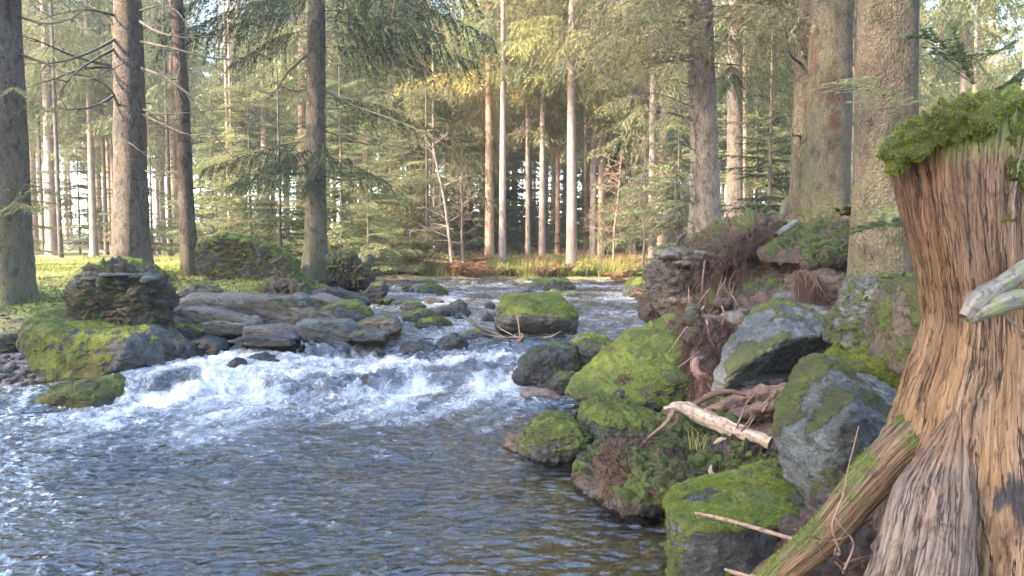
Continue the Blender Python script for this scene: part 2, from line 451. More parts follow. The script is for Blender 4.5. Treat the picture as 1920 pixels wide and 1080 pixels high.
M = {}
M['rock_grey'] = mat_rock("rock_grey", (.060, .060, .051), (.140, .140, .130), (.038, .036, .029), strata=(.5, .35, 0), lichen=.3)
M['rock_dark'] = mat_rock("rock_dark", (.016, .015, .015), (.045, .042, .04), (.028, .022, .017), lichen=.12)
M['rock_brown'] = mat_rock("rock_brown", (.065, .046, .032), (.13, .10, .07), (.05, .03, .019), lichen=.2, sscale=9)
M['rock_shelf'] = mat_rock("rock_shelf", (.10, .080, .060), (.17, .150, .128), (.105, .062, .036), lichen=.12, strata=(.15, .1, 0), sscale=5)
M['rock_moss'] = mat_rock("rock_moss", (.055, .05, .045), (.12, .115, .11), (.045, .035, .03), moss1=(.030, .042, .006), moss2=(.165, .19, .018))
M['soil'] = mat_rock("soil_and_roots", (.022, .014, .010), (.06, .036, .023), (.035, .019, .013), lichen=0., moss1=(.020, .028, .006), moss2=(.085, .105, .015))
M['pebble'] = mat_rock("pebble_stone", (.10, .065, .052), (.20, .16, .14), (.13, .08, .06), lichen=.2)
M['ground'] = mat_ground("forest_ground")
M['water'] = mat_water("stream_water")
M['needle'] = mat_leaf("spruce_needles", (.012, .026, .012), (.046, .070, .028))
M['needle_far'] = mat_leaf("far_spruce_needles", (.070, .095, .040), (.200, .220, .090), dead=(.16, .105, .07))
M['needle_sunlit'] = mat_leaf("sunlit_gold_needles", (.14, .155, .045), (.36, .34, .11), dead=(.22, .14, .08), trans=.5)  # yellow-green needles, with the low sun's gold put into the colour
M['needle_olive'] = mat_leaf("olive_spruce_needles", (.075, .085, .036), (.19, .19, .085), dead=(.17, .11, .075))
M['blade_moss'] = mat_leaf("moss_shoots", (.014, .021, .005), (.085, .102, .016), trans=.3)
M['blade_lime'] = mat_leaf("bright_moss_shoots", (.028, .044, .005), (.165, .20, .018), trans=.3)
M['blade_cap'] = mat_leaf("stump_moss_shoots", (.022, .045, .004), (.21, .27, .022), trans=.35)
M['blade_grass'] = mat_leaf("grass_blades", (.09, .11, .025), (.30, .30, .10), trans=.4)
M['blade_rust'] = mat_leaf("rust_bracken", (.15, .07, .032), (.33, .20, .11), trans=.4)
M['blade_root'] = mat_leaf("hanging_rootlets", (.016, .009, .007), (.075, .042, .029), trans=.05)
M['bark_grey'] = mat_bark("spruce_bark_grey", (.095, .073, .058), (.25, .202, .168), (.185, .132, .102))
M['bark_pale'] = mat_bark("spruce_bark_pale", (.065, .047, .035), (.175, .137, .106), (.15, .10, .075), algae=(.105, .105, .05))
M['bark_lit'] = mat_bark("spruce_bark_lit", (.17, .125, .10), (.38, .30, .25), (.32, .235, .19), algae=(.15, .15, .08))  # lighter bark copy: light on two bough-shaded trunks put into the colour
M['bark_far'] = mat_far_bark("far_bark", (.15, .10, .08), (.31, .225, .185))
M['bark_far_red'] = mat_far_bark("far_bark_reddish", (.20, .11, .07), (.40, .25, .17))
M['bark_far_dark'] = mat_far_bark("far_bark_dark", (.035, .026, .02), (.10, .075, .058))
M['wood'] = mat_wood("weathered_wood")
M['stick_pale'] = mat_stick("bleached_wood", (.085, .058, .044), (.25, .19, .15))
M['stick_brown'] = mat_stick("brown_stick", (.10, .055, .035), (.30, .19, .13))
M['stick_red'] = mat_stick("rotten_red_wood", (.018, .009, .007), (.075, .040, .028))
M['stick_grey'] = mat_stick("grey_driftwood", (.045, .037, .030), (.155, .13, .105), moss=.6)
M['twig_dark'] = mat_stick("dark_twig", (.022, .017, .013), (.075, .058, .045), moss=.4)
M['root'] = mat_stick("bare_root", (.06, .028, .019), (.19, .105, .075))
# ---------------------------------------------------------------- ground: one sheet, stream channel included
CTRL = A([  # x, y, z
    # lower pool bed
    (-7, 2, -.35), (-3, 2.2, -.4), (0, 2.2, -.45), (.6, 2.4, -.3), (-8, 5, -.35), (-4, 4.5, -.35), (-1, 4.5, -.4), (.3, 4.3, -.35), (-5.5, 6.3, -.12),
    (-7, 6.6, -.08), (-3, 6.5, -.3), (-.6, 6.3, -.35), (.3, 6.3, -.25), (-12, 3, -.3), (-12, 5.5, -.2), (-2.5, 8, -.12), (-1, 8.0, -.15), (.3, 8, -.1),
    # upper stream bed
    (-2.6, 9.4, .22), (-1, 9.5, .2), (.5, 9.5, .2), (1.6, 9.8, .25), (-1.6, 11.5, .2), (.5, 12, .2), (1.9, 12, .22), (-1.6, 15, .22), (1, 15, .22), (2.6, 15, .25),
    (-2.6, 18.5, .28), (0, 18.5, .26), (3, 18.3, .28), (6, 19.2, .28), (12, 19.6, .3), (20, 20, .35),
    # near bank under the camera
    (0, .6, .1), (-3, .6, .05), (0, -1.5, .25), (-6, -1, .3), (4, -1.5, .9), (0, -8, .8),
    # right bank
    (.95, 2.3, .05), (1.0, 3.4, .05), (1.15, 4.3, .05), (.95, 5.1, .05), (.8, 5.9, .05), (1.0, 6.8, .05), (1.3, 7.8, .15), (1.9, 8.8, .45), (2.3, 10.3, .55), (3.0, 12.5, .55), (3.7, 15, .55), (5, 16.3, .6), (9, 17.2, .6),
    (1.35, 2.6, .30), (1.9, 2.6, .5), (2.6, 2.8, .8), (1.9, 3.6, .5), (2.6, 4.0, .8), (1.8, 4.8, .30), (2.5, 5.4, .5), (1.9, 6.2, .35), (2.9, 6.6, 1.05), (2.3, 7.6, 1.1), (3.1, 7.9, 1.65), (4.2, 7.8, 1.95), (3.0, 9.0, 1.55),
    (3.6, 10.2, 1.35), (4.8, 9.6, 1.75), (4.0, 5.2, 1.2), (6, 4, 1.4), (7, 8, 1.9), (6, 12, 1.3), (9, 12, 1.5), (10, 6, 1.9), (16, 10, 2.1), (14, 15, 1.3), (30, 5, 2.5),
    # far bank
    (-3.5, 21.6, .62), (-1, 21.7, .62), (2, 21.2, .6), (5, 21.8, .62), (12, 22.3, .65), (-3, 24, .85), (1, 24, .85), (6, 24.5, .9), (14, 25, .9), (0, 32, 1.0), (12, 34, 1.1),
    # left bank
    (-3.6, 19, .6), (-3.2, 16, .6), (-3.1, 13, .62), (-2.9, 11.6, .52), (-3.4, 10.6, .5), (-4.3, 10.2, .55), (-3.9, 9.3, .3), (-5, 8.6, .1), (-6, 8.0, .06), (-8, 7.6, .10), (-11, 7.4, .12), (-5.2, 7.35, .06), (-6.4, 7.15, .06), (-5.4, 8.1, .12),
    (-5.8, 9.2, .22), (-7.5, 9.4, .32), (-6.2, 10.6, .42), (-7.6, 11.6, .55), (-9.5, 11, .5), (-5, 11.6, .72), (-3.9, 12.2, .78), (-4.4, 13.6, .9), (-6.5, 13.2, .85), (-8.5, 14, .92), (-12, 13, .9), (-5, 16.5, .95), (-3.9, 15, .85), (-8, 18, .98), (-14, 18, 1.0),
    (-5, 24, .95), (-12, 28, 1.0), (-8, 36, 1.0), (-25, 20, 1.1), (-25, 8, .8),
    (0, 60, 1.2), (30, 50, 2.0), (-35, 50, 1.4), (80, 20, 4), (-80, 20, 2), (0, 150, 3), (120, 150, 8), (-120, 150, 5), (0, -60, 2), (-80, -60, 3), (80, -60, 4),
    (250, 250, 10), (-250, 250, 8), (250, -250, 6), (-250, -250, 6)], float)
def _rbf_setup():
    X = CTRL[:, :2]; d = np.linalg.norm(X[:, None] - X[None], axis=2)
    K = np.sqrt(d * d + .15 ** 2)
    n = len(X); Q = np.hstack([np.ones((n, 1))])
    Mx = np.block([[K, Q], [Q.T, np.zeros((1, 1))]])
    return np.linalg.solve(Mx, np.concatenate([CTRL[:, 2], [0]]))
_RW = _rbf_setup()
def terrain(x, y):
    x = np.asarray(x, float).ravel(); y = np.asarray(y, float).ravel()
    z = np.full(x.shape, _RW[-1])
    for (cx, cy, _), w in zip(CTRL, _RW[:-1]):
        z += w * np.sqrt((x - cx) ** 2 + (y - cy) ** 2 + .15 ** 2)
    q = xyz(x, y, 0.0)
    return z + .05 * fbm(q * 1.1, 3) + .025 * fbm(q * 5 + 3, 3)


WPOLY = A([(1.3, 1.0), (1.25, 3.4), (1.35, 4.4), (1.1, 5.2), (1.0, 6), (1.2, 6.9), (1.3, 7.8), (1.9, 8.7), (2.3, 9.8), (2.7, 11), (3.2, 13), (3.9, 15.5), (5, 16.8), (9, 17.4), (20, 18), (20, 22.4), (6, 21.9), (2, 21.3), (-1, 21.8),
           (-3.9, 21.8), (-4.0, 19), (-3.4, 16), (-3.2, 13), (-2.95, 11.5), (-3.2, 10.5), (-3.6, 9.7), (-4.2, 9.0), (-4.35, 7.95), (-4.8, 7.4), (-8, 6.9), (-14, 6.6), (-14, 1.0)])
def in_poly(x, y, poly):
    c = np.zeros(x.shape, bool); n = len(poly)
    for i in range(n):
        x0, y0 = poly[i]; x1, y1 = poly[(i + 1) % n]
        if y0 == y1: continue
        k = (y0 > y) != (y1 > y)
        c ^= k & (x < (x1 - x0) * (y - y0) / (y1 - y0) + x0)
    return c
def poly_dist(x, y, poly):
    d = np.full(x.shape, 1e9); n = len(poly)
    for i in range(n):
        a, b = poly[i], poly[(i + 1) % n]; e = b - a
        t = np.clip(((x - a[0]) * e[0] + (y - a[1]) * e[1]) / (e @ e), 0, 1)
        d = np.minimum(d, np.hypot(x - a[0] - t * e[0], y - a[1] - t * e[1]))
    return d

def axis(parts): return np.unique(np.round(np.concatenate(parts), 4))
gx = axis([np.geomspace(9, 300, 26), -np.geomspace(10, 300, 26), np.arange(-10, 9.01, .06)])
gy = axis([-np.geomspace(.5, 300, 22) + .3, np.arange(0, 9, .06), np.arange(9, 26, .085), np.geomspace(26, 330, 30)])
GX, GY = np.meshgrid(gx, gy); GZ = terrain(GX, GY)
gxr, gyr = GX.ravel(), GY.ravel()
inside = in_poly(gxr, gyr, WPOLY); pd = poly_dist(gxr, gyr, WPOLY)
sd = np.where(inside, -pd, pd)
bedn = fbm(xyz(gxr, gyr) * 6 + 9, 3)
GZ = GZ + np.where(inside, .03 * np.abs(bedn), 0)
q = xyz(gxr, gyr)
g_bed = sstep(.12, -.1, sd + .1 * fbm(q * 3, 2))
g_gravel = sstep(9.9, 9.2, gyr + .5 * fbm(q * 1.5, 2)) * sstep(-4.2, -4.9, gxr) * (1 - g_bed) * (gyr > 6) * 1.0
g_grass = sstep(-.15, .3, fbm(q * .7 + 4, 4) + .35 * ((gyr > 20) & (gxr > -4)) + .55 * ((gxr < -3.5) & (gyr > 11.0)) - .55 * ((gxr > 1) & (gyr < 12)) - .5 * (gyr > 30)) * (1 - g_gravel)
def tz(x, y):
    i = int(np.clip(np.searchsorted(gx, x) - 1, 0, len(gx) - 2)); j = int(np.clip(np.searchsorted(gy, y) - 1, 0, len(gy) - 2))
    a, b = (x - gx[i]) / (gx[i + 1] - gx[i]), (y - gy[j]) / (gy[j + 1] - gy[j]); k = j * len(gx) + i; n = len(gx)
    return float((GZ[k] * (1 - a) + GZ[k + 1] * a) * (1 - b) + (GZ[k + n] * (1 - a) + GZ[k + n + 1] * a) * b)
GF = grid_faces(len(gy), len(gx))
GV = np.stack([gxr, gyr, GZ], -1)
ground = obj("ground", make_mesh("ground", GV, GF, M['ground'], {"bed": g_bed, "gravel": g_gravel, "grass": g_grass}), kind="structure",
             label="forest floor and stream bed of litter, moss and stones")

# ---------------------------------------------------------------- stream water
def lip1(x): return 8.85 + .28 * perlin(xyz(x * .9, 3.1)) + .14 * perlin(xyz(x * 2.7, 8.2)) - .12 * (x + 1)
def lip2(x): return 8.0 + .30 * perlin(xyz(x * 1.1, 13.1)) + .16 * perlin(xyz(x * 3.1, 5.2)) + .26 * (x + 1)
def flow_level(x, y):
    l1, l2 = lip1(x), lip2(x)
    r1, r2 = .16 + .06 * np.sin(x * 2.3), .17 + .05 * np.cos(x * 1.9)
    return r1 * sstep(-.22, .16, y - l1) + r2 * sstep(-.28, .2, y - l2) + (.42 - r1 - r2) * sstep(0, 1.6, y - l1) + .008 * np.clip(y - 9, 0, 12)
wx = axis([np.arange(-14, -6.5, .12), np.arange(-6.5, 3.2, .02), np.arange(3.2, 20, .1)])
wy = axis([np.geomspace(1.0, 3.2, 40), np.arange(3.2, 7.3, .016), np.arange(7.3, 9.6, .0135), np.geomspace(9.6, 22.4, 330)])
WX, WY = np.meshgrid(wx, wy); x, y = WX.ravel(), WY.ravel()
keep = in_poly(x, y, WPOLY)
WF = grid_faces(len(wy), len(wx)); WF = WF[keep[WF].any(1)]
used = np.zeros(len(x), bool); used[WF] = True
remap = np.cumsum(used) - 1; WF = remap[WF]; x, y = x[used], y[used]
l1, l2 = lip1(x), lip2(x)
z = flow_level(x, y)
q = xyz(x, y)
warp = fbm(q * 1.2 + 5, 2)[:, None] * A([.25, .15, 0]); qw = q + warp
side = sstep(-5.0, -3.2, x)
turb = np.exp(-np.clip(l2 - y, 0, 9) / .9) * (y < l1)           # boiling water below the falls
amp = .017 + .05 * turb * side + .016 * sstep(0, .6, y - l1) + .010 * sstep(4.5, 7, y)
patchy = .55 + .45 * sstep(-.35, .35, fbm(q * A([.45, .8, 1]) + 21, 3))
calm = (1 - .72 * sstep(-1.0, .5, x) * sstep(7.2, 5.8, y)) * (1 - .35 * sstep(4.6, 3.6, y))
amp *= calm * np.where(y < l2 - 1.0, patchy, 1.0)
wav = 1.1 * ridged(qw * A([1.5, 2.6, 1]), 2) * .7 + 1.0 * ridged(qw * A([3.6, 5.6, 1]) + 3, 3, .55)
z += amp * wav * .55
z += .012 * ridged(q * A([9, 4.5, 1]) + 2, 2) * sstep(-.4, 0, y - l2) * (y < l1 + .3)     # vertical ribs of the sheet falling over the lip
z += .008 * ridged(qw * A([8, 12, 1]) + 8, 2)
# foam: under both lips, trailing away with the current
fall = sstep(-.55, -.08, y - l2) * sstep(.02, -.25, y - l1)
st = fbm(xyz((x * .94 - y * .36) * 3.4, (x * .36 + y * .94) * .75) + warp, 4)
trail = np.exp(-np.clip(l2 - y, 0, 9) / 1.6) * (y < l2)
foam = .62 * np.maximum(fall * .85, trail) * side + .62 * st * (trail + .55 * fall) + .22 * np.maximum(fall, trail) * side - .05
chute = sstep(.9, .1, np.abs(x - .35)) * sstep(.25, -.1, y - l1) * sstep(-1.0, -.2, y - l2)
foam += .22 * chute
glass = sstep(-.30, -.05, y - l1) * sstep(.3, .0, y - l1)        # smooth tongue right at the lip
foam -= .45 * glass * sstep(.1, -.2, fbm(xyz(x * 1.7, 2.2), 2))
glass2 = sstep(-.25, -.05, y - l2) * sstep(.3, .05, y - l2)
foam -= .55 * glass2 * sstep(.15, -.1, fbm(xyz(x * 1.3 + 4, 6.2), 2))
up = sstep(0, .5, y - l1)
foam += up * (.36 + .30 * fbm(q * A([1.1, .8, 1]) + 31, 3)) 
foam += (1 - up) * sstep(l2 - .5, l2 - 2.2, y) * (.13 * fbm(q * A([.5, .9, 1]) + 3, 3) - .02) 
foam += .25 * sstep(-2.4, -3.6, x) * sstep(8.4, 7.4, y) * sstep(5.0, 6.6, y) * (fbm(q * A([.8, 2, 1]) + 40, 3) + .25)
foam = np.where((x > .4) & (y < 7.2), foam - .2, foam)
WATER_V = np.stack([x, y, z], -1)
obj("stream_water", make_mesh("stream_water", WATER_V, WF, M['water'], {"foam": np.clip(foam, -.3, 1.0), "rip": np.clip(calm * patchy, 0, 1)}), kind="structure",
    label="clear stream tumbling over a low cascade into a rippled pool")
def wlevel(y):
    return 0.0 if y < 8 else (.2 if y < 8.7 else .4 + .008 * (y - 9))

# ---------------------------------------------------------------- thin morning haze in the wood
def haze_box(x0, x1, y0, y1, z0, z1, dens):
    V = A([(x, y, z) for z in (z0, z1) for y in (y0, y1) for x in (x0, x1)], float)
    F = A([(0, 2, 3, 1), (4, 5, 7, 6), (0, 1, 5, 4), (2, 6, 7, 3), (0, 4, 6, 2), (1, 3, 7, 5)])
    s = NT("haze_air"); s.t.links.new(s.n("VolumePrincipled", {"Color": (.93, .96, 1.0), "Density": dens, "Anisotropy": .2}).outputs[0], s.out.inputs["Volume"])
    obj("haze", make_mesh("haze", V, F, s.m, smooth=False), label="pale thin haze hanging in the spruce wood", kind="stuff")
haze_box(-345, 345, -345, 375, -3.0, 36.0, .0010)
# ---------------------------------------------------------------- rocks
MOSS_N = 0
def rock(name, label, pts, mat='rock_grey', sub=6, cat="boulder", group=None, parent=None, edge=16, rough=.05, rs=1.0, strata=None,
         moss=.0, mossn=.45, mz=.0, soil=0.0, wet=None, thick=.018, tufts=0, tl=.022, tw=.005, seed=0, side=(0, 0, 0), cover=0.0, bm='blade_moss', cuts=6):
    """boulder whose form is the rounded hull of pts, with broken relief, moss where it faces up (moss > 0)"""
    global MOSS_N
    pts = A(pts, float); c, N, D = hull_planes(pts)
    ext = pts.max(0) - pts.min(0); size = float(np.cbrt(np.prod(ext)))
    I, F = ico(sub)
    dr = I * np.maximum(ext, .25 * ext.max()); dr /= np.linalg.norm(dr, axis=1)[:, None]
    rc = np.random.default_rng(seed * 7 + 3)
    for _ in range(cuts):            # broken corners
        n_ = rc.normal(size=3); n_ /= np.linalg.norm(n_)
        N = np.vstack([N, n_]); D = np.append(D, ((pts - c) @ n_).max() * rc.uniform(.74, .92))
    k = 1.9 * edge / size
    acc = 0.0
    for n_, d_ in zip(N, D):
        acc = acc + np.exp(-k * (d_ / np.maximum(dr @ n_, .05)))
    r = -np.log(acc) / k
    r = np.maximum(r, .08 * size)
    V = c + dr * r[:, None]
    lo, hi = V.min(0), V.max(0); V = pts.min(0) + (V - lo) / (hi - lo) * ext
    n = vnormals(V, F); s0 = A([seed * 3.7, seed * 1.9, seed * 2.3])
    f = 2.2 * rs / size
    V = V + n * (size * rough * (1.1 * fbm(V * f + s0, 3) + .7 * ridged(V * f * 2.6 + s0, 4, .55) - .3))[:, None]
    if strata:
        ax, fr, am = A(strata[0], float), strata[1], strata[2]; ax /= np.linalg.norm(ax)
        t = V @ ax * fr + .7 * fbm(V * f * 1.3 + s0, 2)
        saw = t - np.floor(t)
        V = V + n * (am * (sstep(.0, .18, saw) * (1 - .75 * saw) - .35))[:, None]
    V = V + n * (size * rough * .16 * fbm(V * f * 9 + s0, 3))[:, None]
    n = vnormals(V, F)
    h = (V[:, 2] - V[:, 2].min()) / (np.ptp(V[:, 2]) + 1e-9)
    ms = np.zeros(len(V))
    if moss:
        nd = n[:, 2] + n @ A(side, float)
        ms = np.clip(moss * (.5 + 1.25 * (nd * (1 - cover) + cover - .35)) + mossn * fbm(V * 3.2 / max(size, .35) + s0 + 9, 4) + mz * (h - .5), 0, 1)
        ms = sstep(.30, .72, ms)
        lump = .5 + .5 * fbm(V * 16 + s0, 3) + .35 * fbm(V * 45, 2)
        V = V + n * (thick * ms * lump)[:, None]
    if wet is None: wt = np.zeros(len(V))
    else:
        wt = sstep(wet + .16, wet + .02, V[:, 2] + .05 * fbm(V * 6, 2))
        ms = ms * (1 - sstep(wet + .08, wet + .01, V[:, 2]))
    so = np.clip(soil * (1 + 1.2 * fbm(V * 2.5 / size + 5, 3)), 0, 1) if soil else np.zeros(len(V))
    base = A([c[0], c[1], V[:, 2].min()])
    off = base if parent is None else base
    me = make_mesh(name, V - base, F, M[mat], {"moss": ms, "wet": wt, "soil": so})
    loc = base if parent is None else base - A(parent.location)
    o = obj(name, me, parent, loc, label, cat if parent is None else None, group)
    if tufts and moss:
        b = blades(V - base, F, ms * sstep(-.35, .25, fbm(V * 7 + s0, 3)), tufts, tl * .7, tw * .8, seed=seed + 5, spread=.8)
        if b is not None:
            obj("moss", make_mesh("moss", b[0], b[1], M[bm], {**b[2], "dead": np.zeros(len(b[0]))}, smooth=False), o, (0, 0, 0), kind="stuff")
    o["_"] = 0; del o["_"]
    return o

def sil(uv, d, t, front=.35, fs=.62, bs=.75, extra=()):
    """solid from an outline seen at distance d: a front face pulled towards the viewer and a back face t metres behind"""
    ring = A([P(p[0], p[1], p[2] if len(p) > 2 else d) for p in uv]); c = ring.mean(0)
    f = c + (ring - c) * fs; f[:, 1] -= front
    b = c + (ring - c) * bs; b[:, 1] += t
    e = [P(*p) for p in extra]
    return np.vstack([ring, f, b] + ([A(e)] if e else []))

def raw(*p): return A([P(*q) for q in p])

# --- left bank: the big mossy boulder with its conglomerate cap
rock("boulder", "big moss-covered boulder on the pebble beach carrying a stack of cemented stones",
     np.vstack([raw((38, 655, 8.2), (60, 600, 8.5), (110, 580, 9.2), (42, 690, 8.1), (140, 712, 7.75), (225, 722, 7.65), (300, 705, 8.0), (352, 650, 8.6), (335, 632, 8.9), (300, 612, 8.6), (205, 655, 7.75), (150, 640, 7.8), (85, 625, 8.0), (240, 640, 7.75), (250, 590, 9.2), (120, 572, 9.6)),
                A([[-5.4, 9.6, .1], [-3.7, 9.7, .1], [-5.3, 8.2, -.05], [-4.0, 8.2, -.1]])]), 'rock_moss', sub=7, edge=44, rough=.025, cuts=3, moss=.8, mossn=.6, wet=.06, tufts=9000, tl=.025, tw=.010, seed=1, side=(-.65, -.3, -.15))
stack = obj("stone_stack", None, None, P(222, 606, 8.75), "cemented stack of cobbles and flat slabs on top of the big mossy boulder", "rock stack")
rock("matrix", None, sil([(152, 530), (170, 512), (255, 512), (292, 545), (302, 598), (268, 612), (170, 612), (146, 585)], 8.75, .45, .28), 'rock_brown', sub=6, rough=.14, rs=2.4, moss=.6, mossn=.8, seed=2, parent=stack, edge=20, soil=.5, cover=.25)
r_ = random.Random(4)
for i in range(34):
    u = r_.uniform(152, 298); v = r_.uniform(522, 600); d = 8.75 - .30 * math.sqrt(max(0, 1 - ((u - 225) / 82) ** 2)) + .05
    w = r_.uniform(8, 22); hh = w * r_.uniform(.35, .6)
    rock("stone", None, sil([(u - w, v), (u - w * .5, v - hh), (u + w * .6, v - hh * .9), (u + w, v + 2), (u + w * .4, v + hh), (u - w * .6, v + hh * .8)], d, .07, .05), r_.choice(['rock_brown', 'rock_dark', 'rock_dark', 'soil']), sub=3, rough=.09, parent=stack, seed=i, moss=.3 if i % 3 == 0 else 0, edge=10)
for i, (u, v, w, hh, d) in enumerate([(185, 513, 34, 4, 8.65), (172, 521, 22, 4, 8.5), (236, 508, 26, 4, 8.75), (258, 516, 24, 4, 8.6), (280, 523, 18, 6, 8.55), (212, 500, 12, 5, 8.75), (216, 516, 28, 4, 8.5), (150, 533, 10, 7, 8.5), (146, 556, 9, 8, 8.6)]):
    rock("slab", None, sil([(u - w, v), (u - w * .7, v - hh), (u + w * .7, v - hh * .8), (u + w, v + 1), (u + w * .6, v + hh), (u - w * .7, v + hh)], d, .22, .1), 'rock_grey', sub=4, rough=.03, parent=stack, seed=60 + i, edge=14, moss=.25 * (i % 2))
rock("rock", "wedge-shaped wet rock with a mossy flank at the water's edge below the big mossy boulder",
     np.vstack([sil([(30, 772), (60, 752), (130, 728), (205, 712), (222, 722), (240, 760), (215, 774), (120, 778)], 7.2, .5, .25)]), 'rock_grey', sub=6, rough=.035, moss=.75, mossn=.5, wet=-.03, seed=3, side=(.1, -.6, 0), tufts=1500, tl=.02, tw=.01)
rock("rock", "low pale flat rock tapering into the pool left of the mossy wedge rock", sil([(-30, 790), (-20, 765), (40, 752), (110, 742), (150, 748), (95, 775), (40, 786)], 7.3, .4, .15), 'rock_grey', sub=5, rough=.04, seed=4, wet=-.04)
rock("rock", "low dark rock washed over by foam in the near left pool", sil([(70, 852), (110, 838), (200, 828), (300, 826), (306, 834), (240, 852), (170, 868), (100, 866)], 6.0, .5, .15), 'rock_dark', sub=5, rough=.05, seed=5, wet=.1, edge=10)
rock("rock", "dark broken rocks under the wet right end of the big mossy boulder", sil([(225, 700), (240, 672), (300, 650), (345, 655), (352, 680), (300, 700), (250, 716)], 8.25, .5, .1), 'rock_dark', sub=5, rough=.1, rs=2, seed=6, wet=.1)
rock("rock", "small dark mossy stone on the left edge of the photo beside the big boulder", sil([(-20, 668), (-10, 640), (20, 632), (36, 648), (34, 668)], 9.2, .5, .2), 'rock_dark', sub=5, rough=.06, seed=7, moss=.7, tufts=400, tw=.01)
# shelf of tilted slabs
SH = [
 ("wide curved brown bedrock slab forming the top of the left bank shelf", [(300, 580), (330, 562), (430, 556), (500, 556), (560, 575), (588, 598), (590, 618), (560, 628), (520, 625), (420, 598), (340, 590)], 10.9, .9, .2, 'rock_shelf', .25),
 ("grey rounded slab below the curved brown bedrock slab", [(325, 590), (350, 577), (400, 580), (440, 594), (475, 606), (470, 614), (400, 612), (330, 606)], 10.2, .7, .25, 'rock_shelf', .1),
 ("pale layered slab with a cracked front in the middle of the left shelf", [(390, 610), (420, 600), (470, 606), (476, 622), (440, 630), (395, 628)], 9.9, .5, .2, 'rock_shelf', .25),
 ("long smooth slab dipping into the water at the left shelf's foot", [(470, 612), (500, 612), (556, 634), (552, 642), (520, 640), (470, 630)], 9.7, .5, .2, 'rock_shelf', .05),
 ("flat dark wet slab level with the water below the left shelf", [(440, 638), (470, 630), (530, 636), (545, 646), (480, 648)], 9.35, .4, .1, 'rock_dark', .0),
 ("mossy low stone at the left end of the tilted shelf", [(318, 628), (330, 612), (360, 608), (388, 622), (382, 632), (340, 634)], 9.8, .4, .2, 'rock_moss', .9),
 ("pair of dark split stones just right of the big mossy boulder", [(350, 655), (358, 640), (390, 634), (412, 644), (410, 662), (380, 672), (355, 670)], 8.95, .4, .15, 'rock_dark', .1),
 ("dark flat-topped block standing in the water at the end of the left shelf", [(565, 606), (578, 600), (640, 602), (664, 622), (664, 640), (640, 642), (572, 640)], 9.9, .6, .15, 'rock_grey', .05),
 ("angular grey stone perched on the left shelf", [(542, 560), (560, 549), (575, 562), (578, 576), (550, 578)], 10.9, .3, .12, 'rock_grey', .1),
 ("rounded olive boulder behind the flat-topped block", [(588, 592), (604, 580), (630, 584), (650, 604), (666, 622), (640, 626), (600, 604)], 10.6, .5, .2, 'rock_brown', .35),
 ("mossy humped boulder at the outer corner of the left bank", [(612, 580), (640, 566), (668, 572), (688, 596), (684, 612), (650, 610), (620, 598)], 11.0, .6, .2, 'rock_moss', .8),
 ("brown block wedged under the leaf litter of the left bank", [(570, 566), (580, 552), (620, 554), (640, 566), (630, 582), (590, 590), (575, 584)], 11.3, .5, .15, 'rock_shelf', .1),
 ("dark slab on the litter slope of the left bank", [(596, 548), (620, 540), (650, 552), (690, 566), (680, 574), (620, 560)], 11.9, .4, .1, 'rock_dark', .1),
 ("flat greenish ledge at the tip of the left bank shelf", [(672, 610), (690, 596), (738, 598), (746, 616), (735, 628), (690, 626)], 10.3, .5, .15, 'rock_shelf', .35),
 ("low wet ledge in front of the greenish shelf tip", [(660, 630), (690, 622), (722, 628), (720, 640), (672, 642)], 9.6, .4, .1, 'rock_grey', .3),
 ("wedge of grey rock lying in the bright moss of the left bank", [(338, 556), (345, 545), (372, 534), (402, 548), (395, 556)], 11.8, .4, .1, 'rock_grey', .45),
 ("grey slab between the stone stack and the curved bedrock", [(300, 600), (320, 590), (345, 600), (340, 612), (305, 615)], 9.9, .4, .1, 'rock_shelf', .2),
 ("round dark boulder overgrown with ferns at the stream's bend", [(690, 548), (700, 530), (716, 530), (722, 545), (714, 560), (695, 565)], 13.5, .6, .2, 'rock_dark', .5),
]
for i, (lb, pl, d, t, f, mt, ms) in enumerate(SH):
    d = 8.85 + (d - 9.35) * .75 if 9 < d < 12 else (8.75 if d < 9 else d)
    rock("rock_slab" if 'slab' in lb else "rock", lb, sil([(u + (u - sum(q[0] for q in pl) / len(pl)) * .16, v) for u, v in pl], d, t, f, .9), mt, cuts=1, sub=6 if i < 3 else 5, cat="rock", rough=.03, seed=20 + i, moss=ms, mossn=.5, edge=22, strata=((.2, -.3, 1), 9, .02),
         tufts=500 if ms > .6 else 0, tl=.03, tw=.014, wet=.40 if d > 8.8 else .2)
# root plates of fallen trees on the left bank
rock("root_plate", "moss-capped earthen root plate beside the leaning thin spruce", sil([(372, 500), (376, 462), (400, 446), (440, 443), (480, 455), (520, 478), (545, 505), (565, 528), (520, 536), (440, 534), (400, 528)], 13.6, .9, .12, .95), 'rock_moss', cat="root plate", sub=7, rough=.035, rs=1.8, moss=1.25, mossn=.4, mz=.5, cuts=2, seed=41, soil=1.0, thick=.05)
rock("root_plate", "dark shaded root plate with a mossy rim right of the mid-left spruce", sil([(616, 520), (618, 488), (640, 482), (672, 496), (692, 515), (690, 532), (660, 540), (625, 532)], 14.3, .8, .1, .95), 'soil', cat="root plate", sub=6, rough=.11, rs=1.8, moss=.75, mossn=.4, mz=.35, tufts=0, seed=42, thick=.04)
rock("moss_mound", "bright mossy mound at the foot of the brown spruce behind the stone stack", sil([(60, 560), (110, 530), (190, 505), (215, 490), (245, 500), (330, 545), (300, 560), (150, 575)], 13.4, 1.2, .5), 'rock_moss', cat="mound", sub=6, rough=.05, bm='blade_lime', soil=1.0, moss=1.0, mossn=.35, tufts=5000, tl=.022, tw=.008, seed=43)
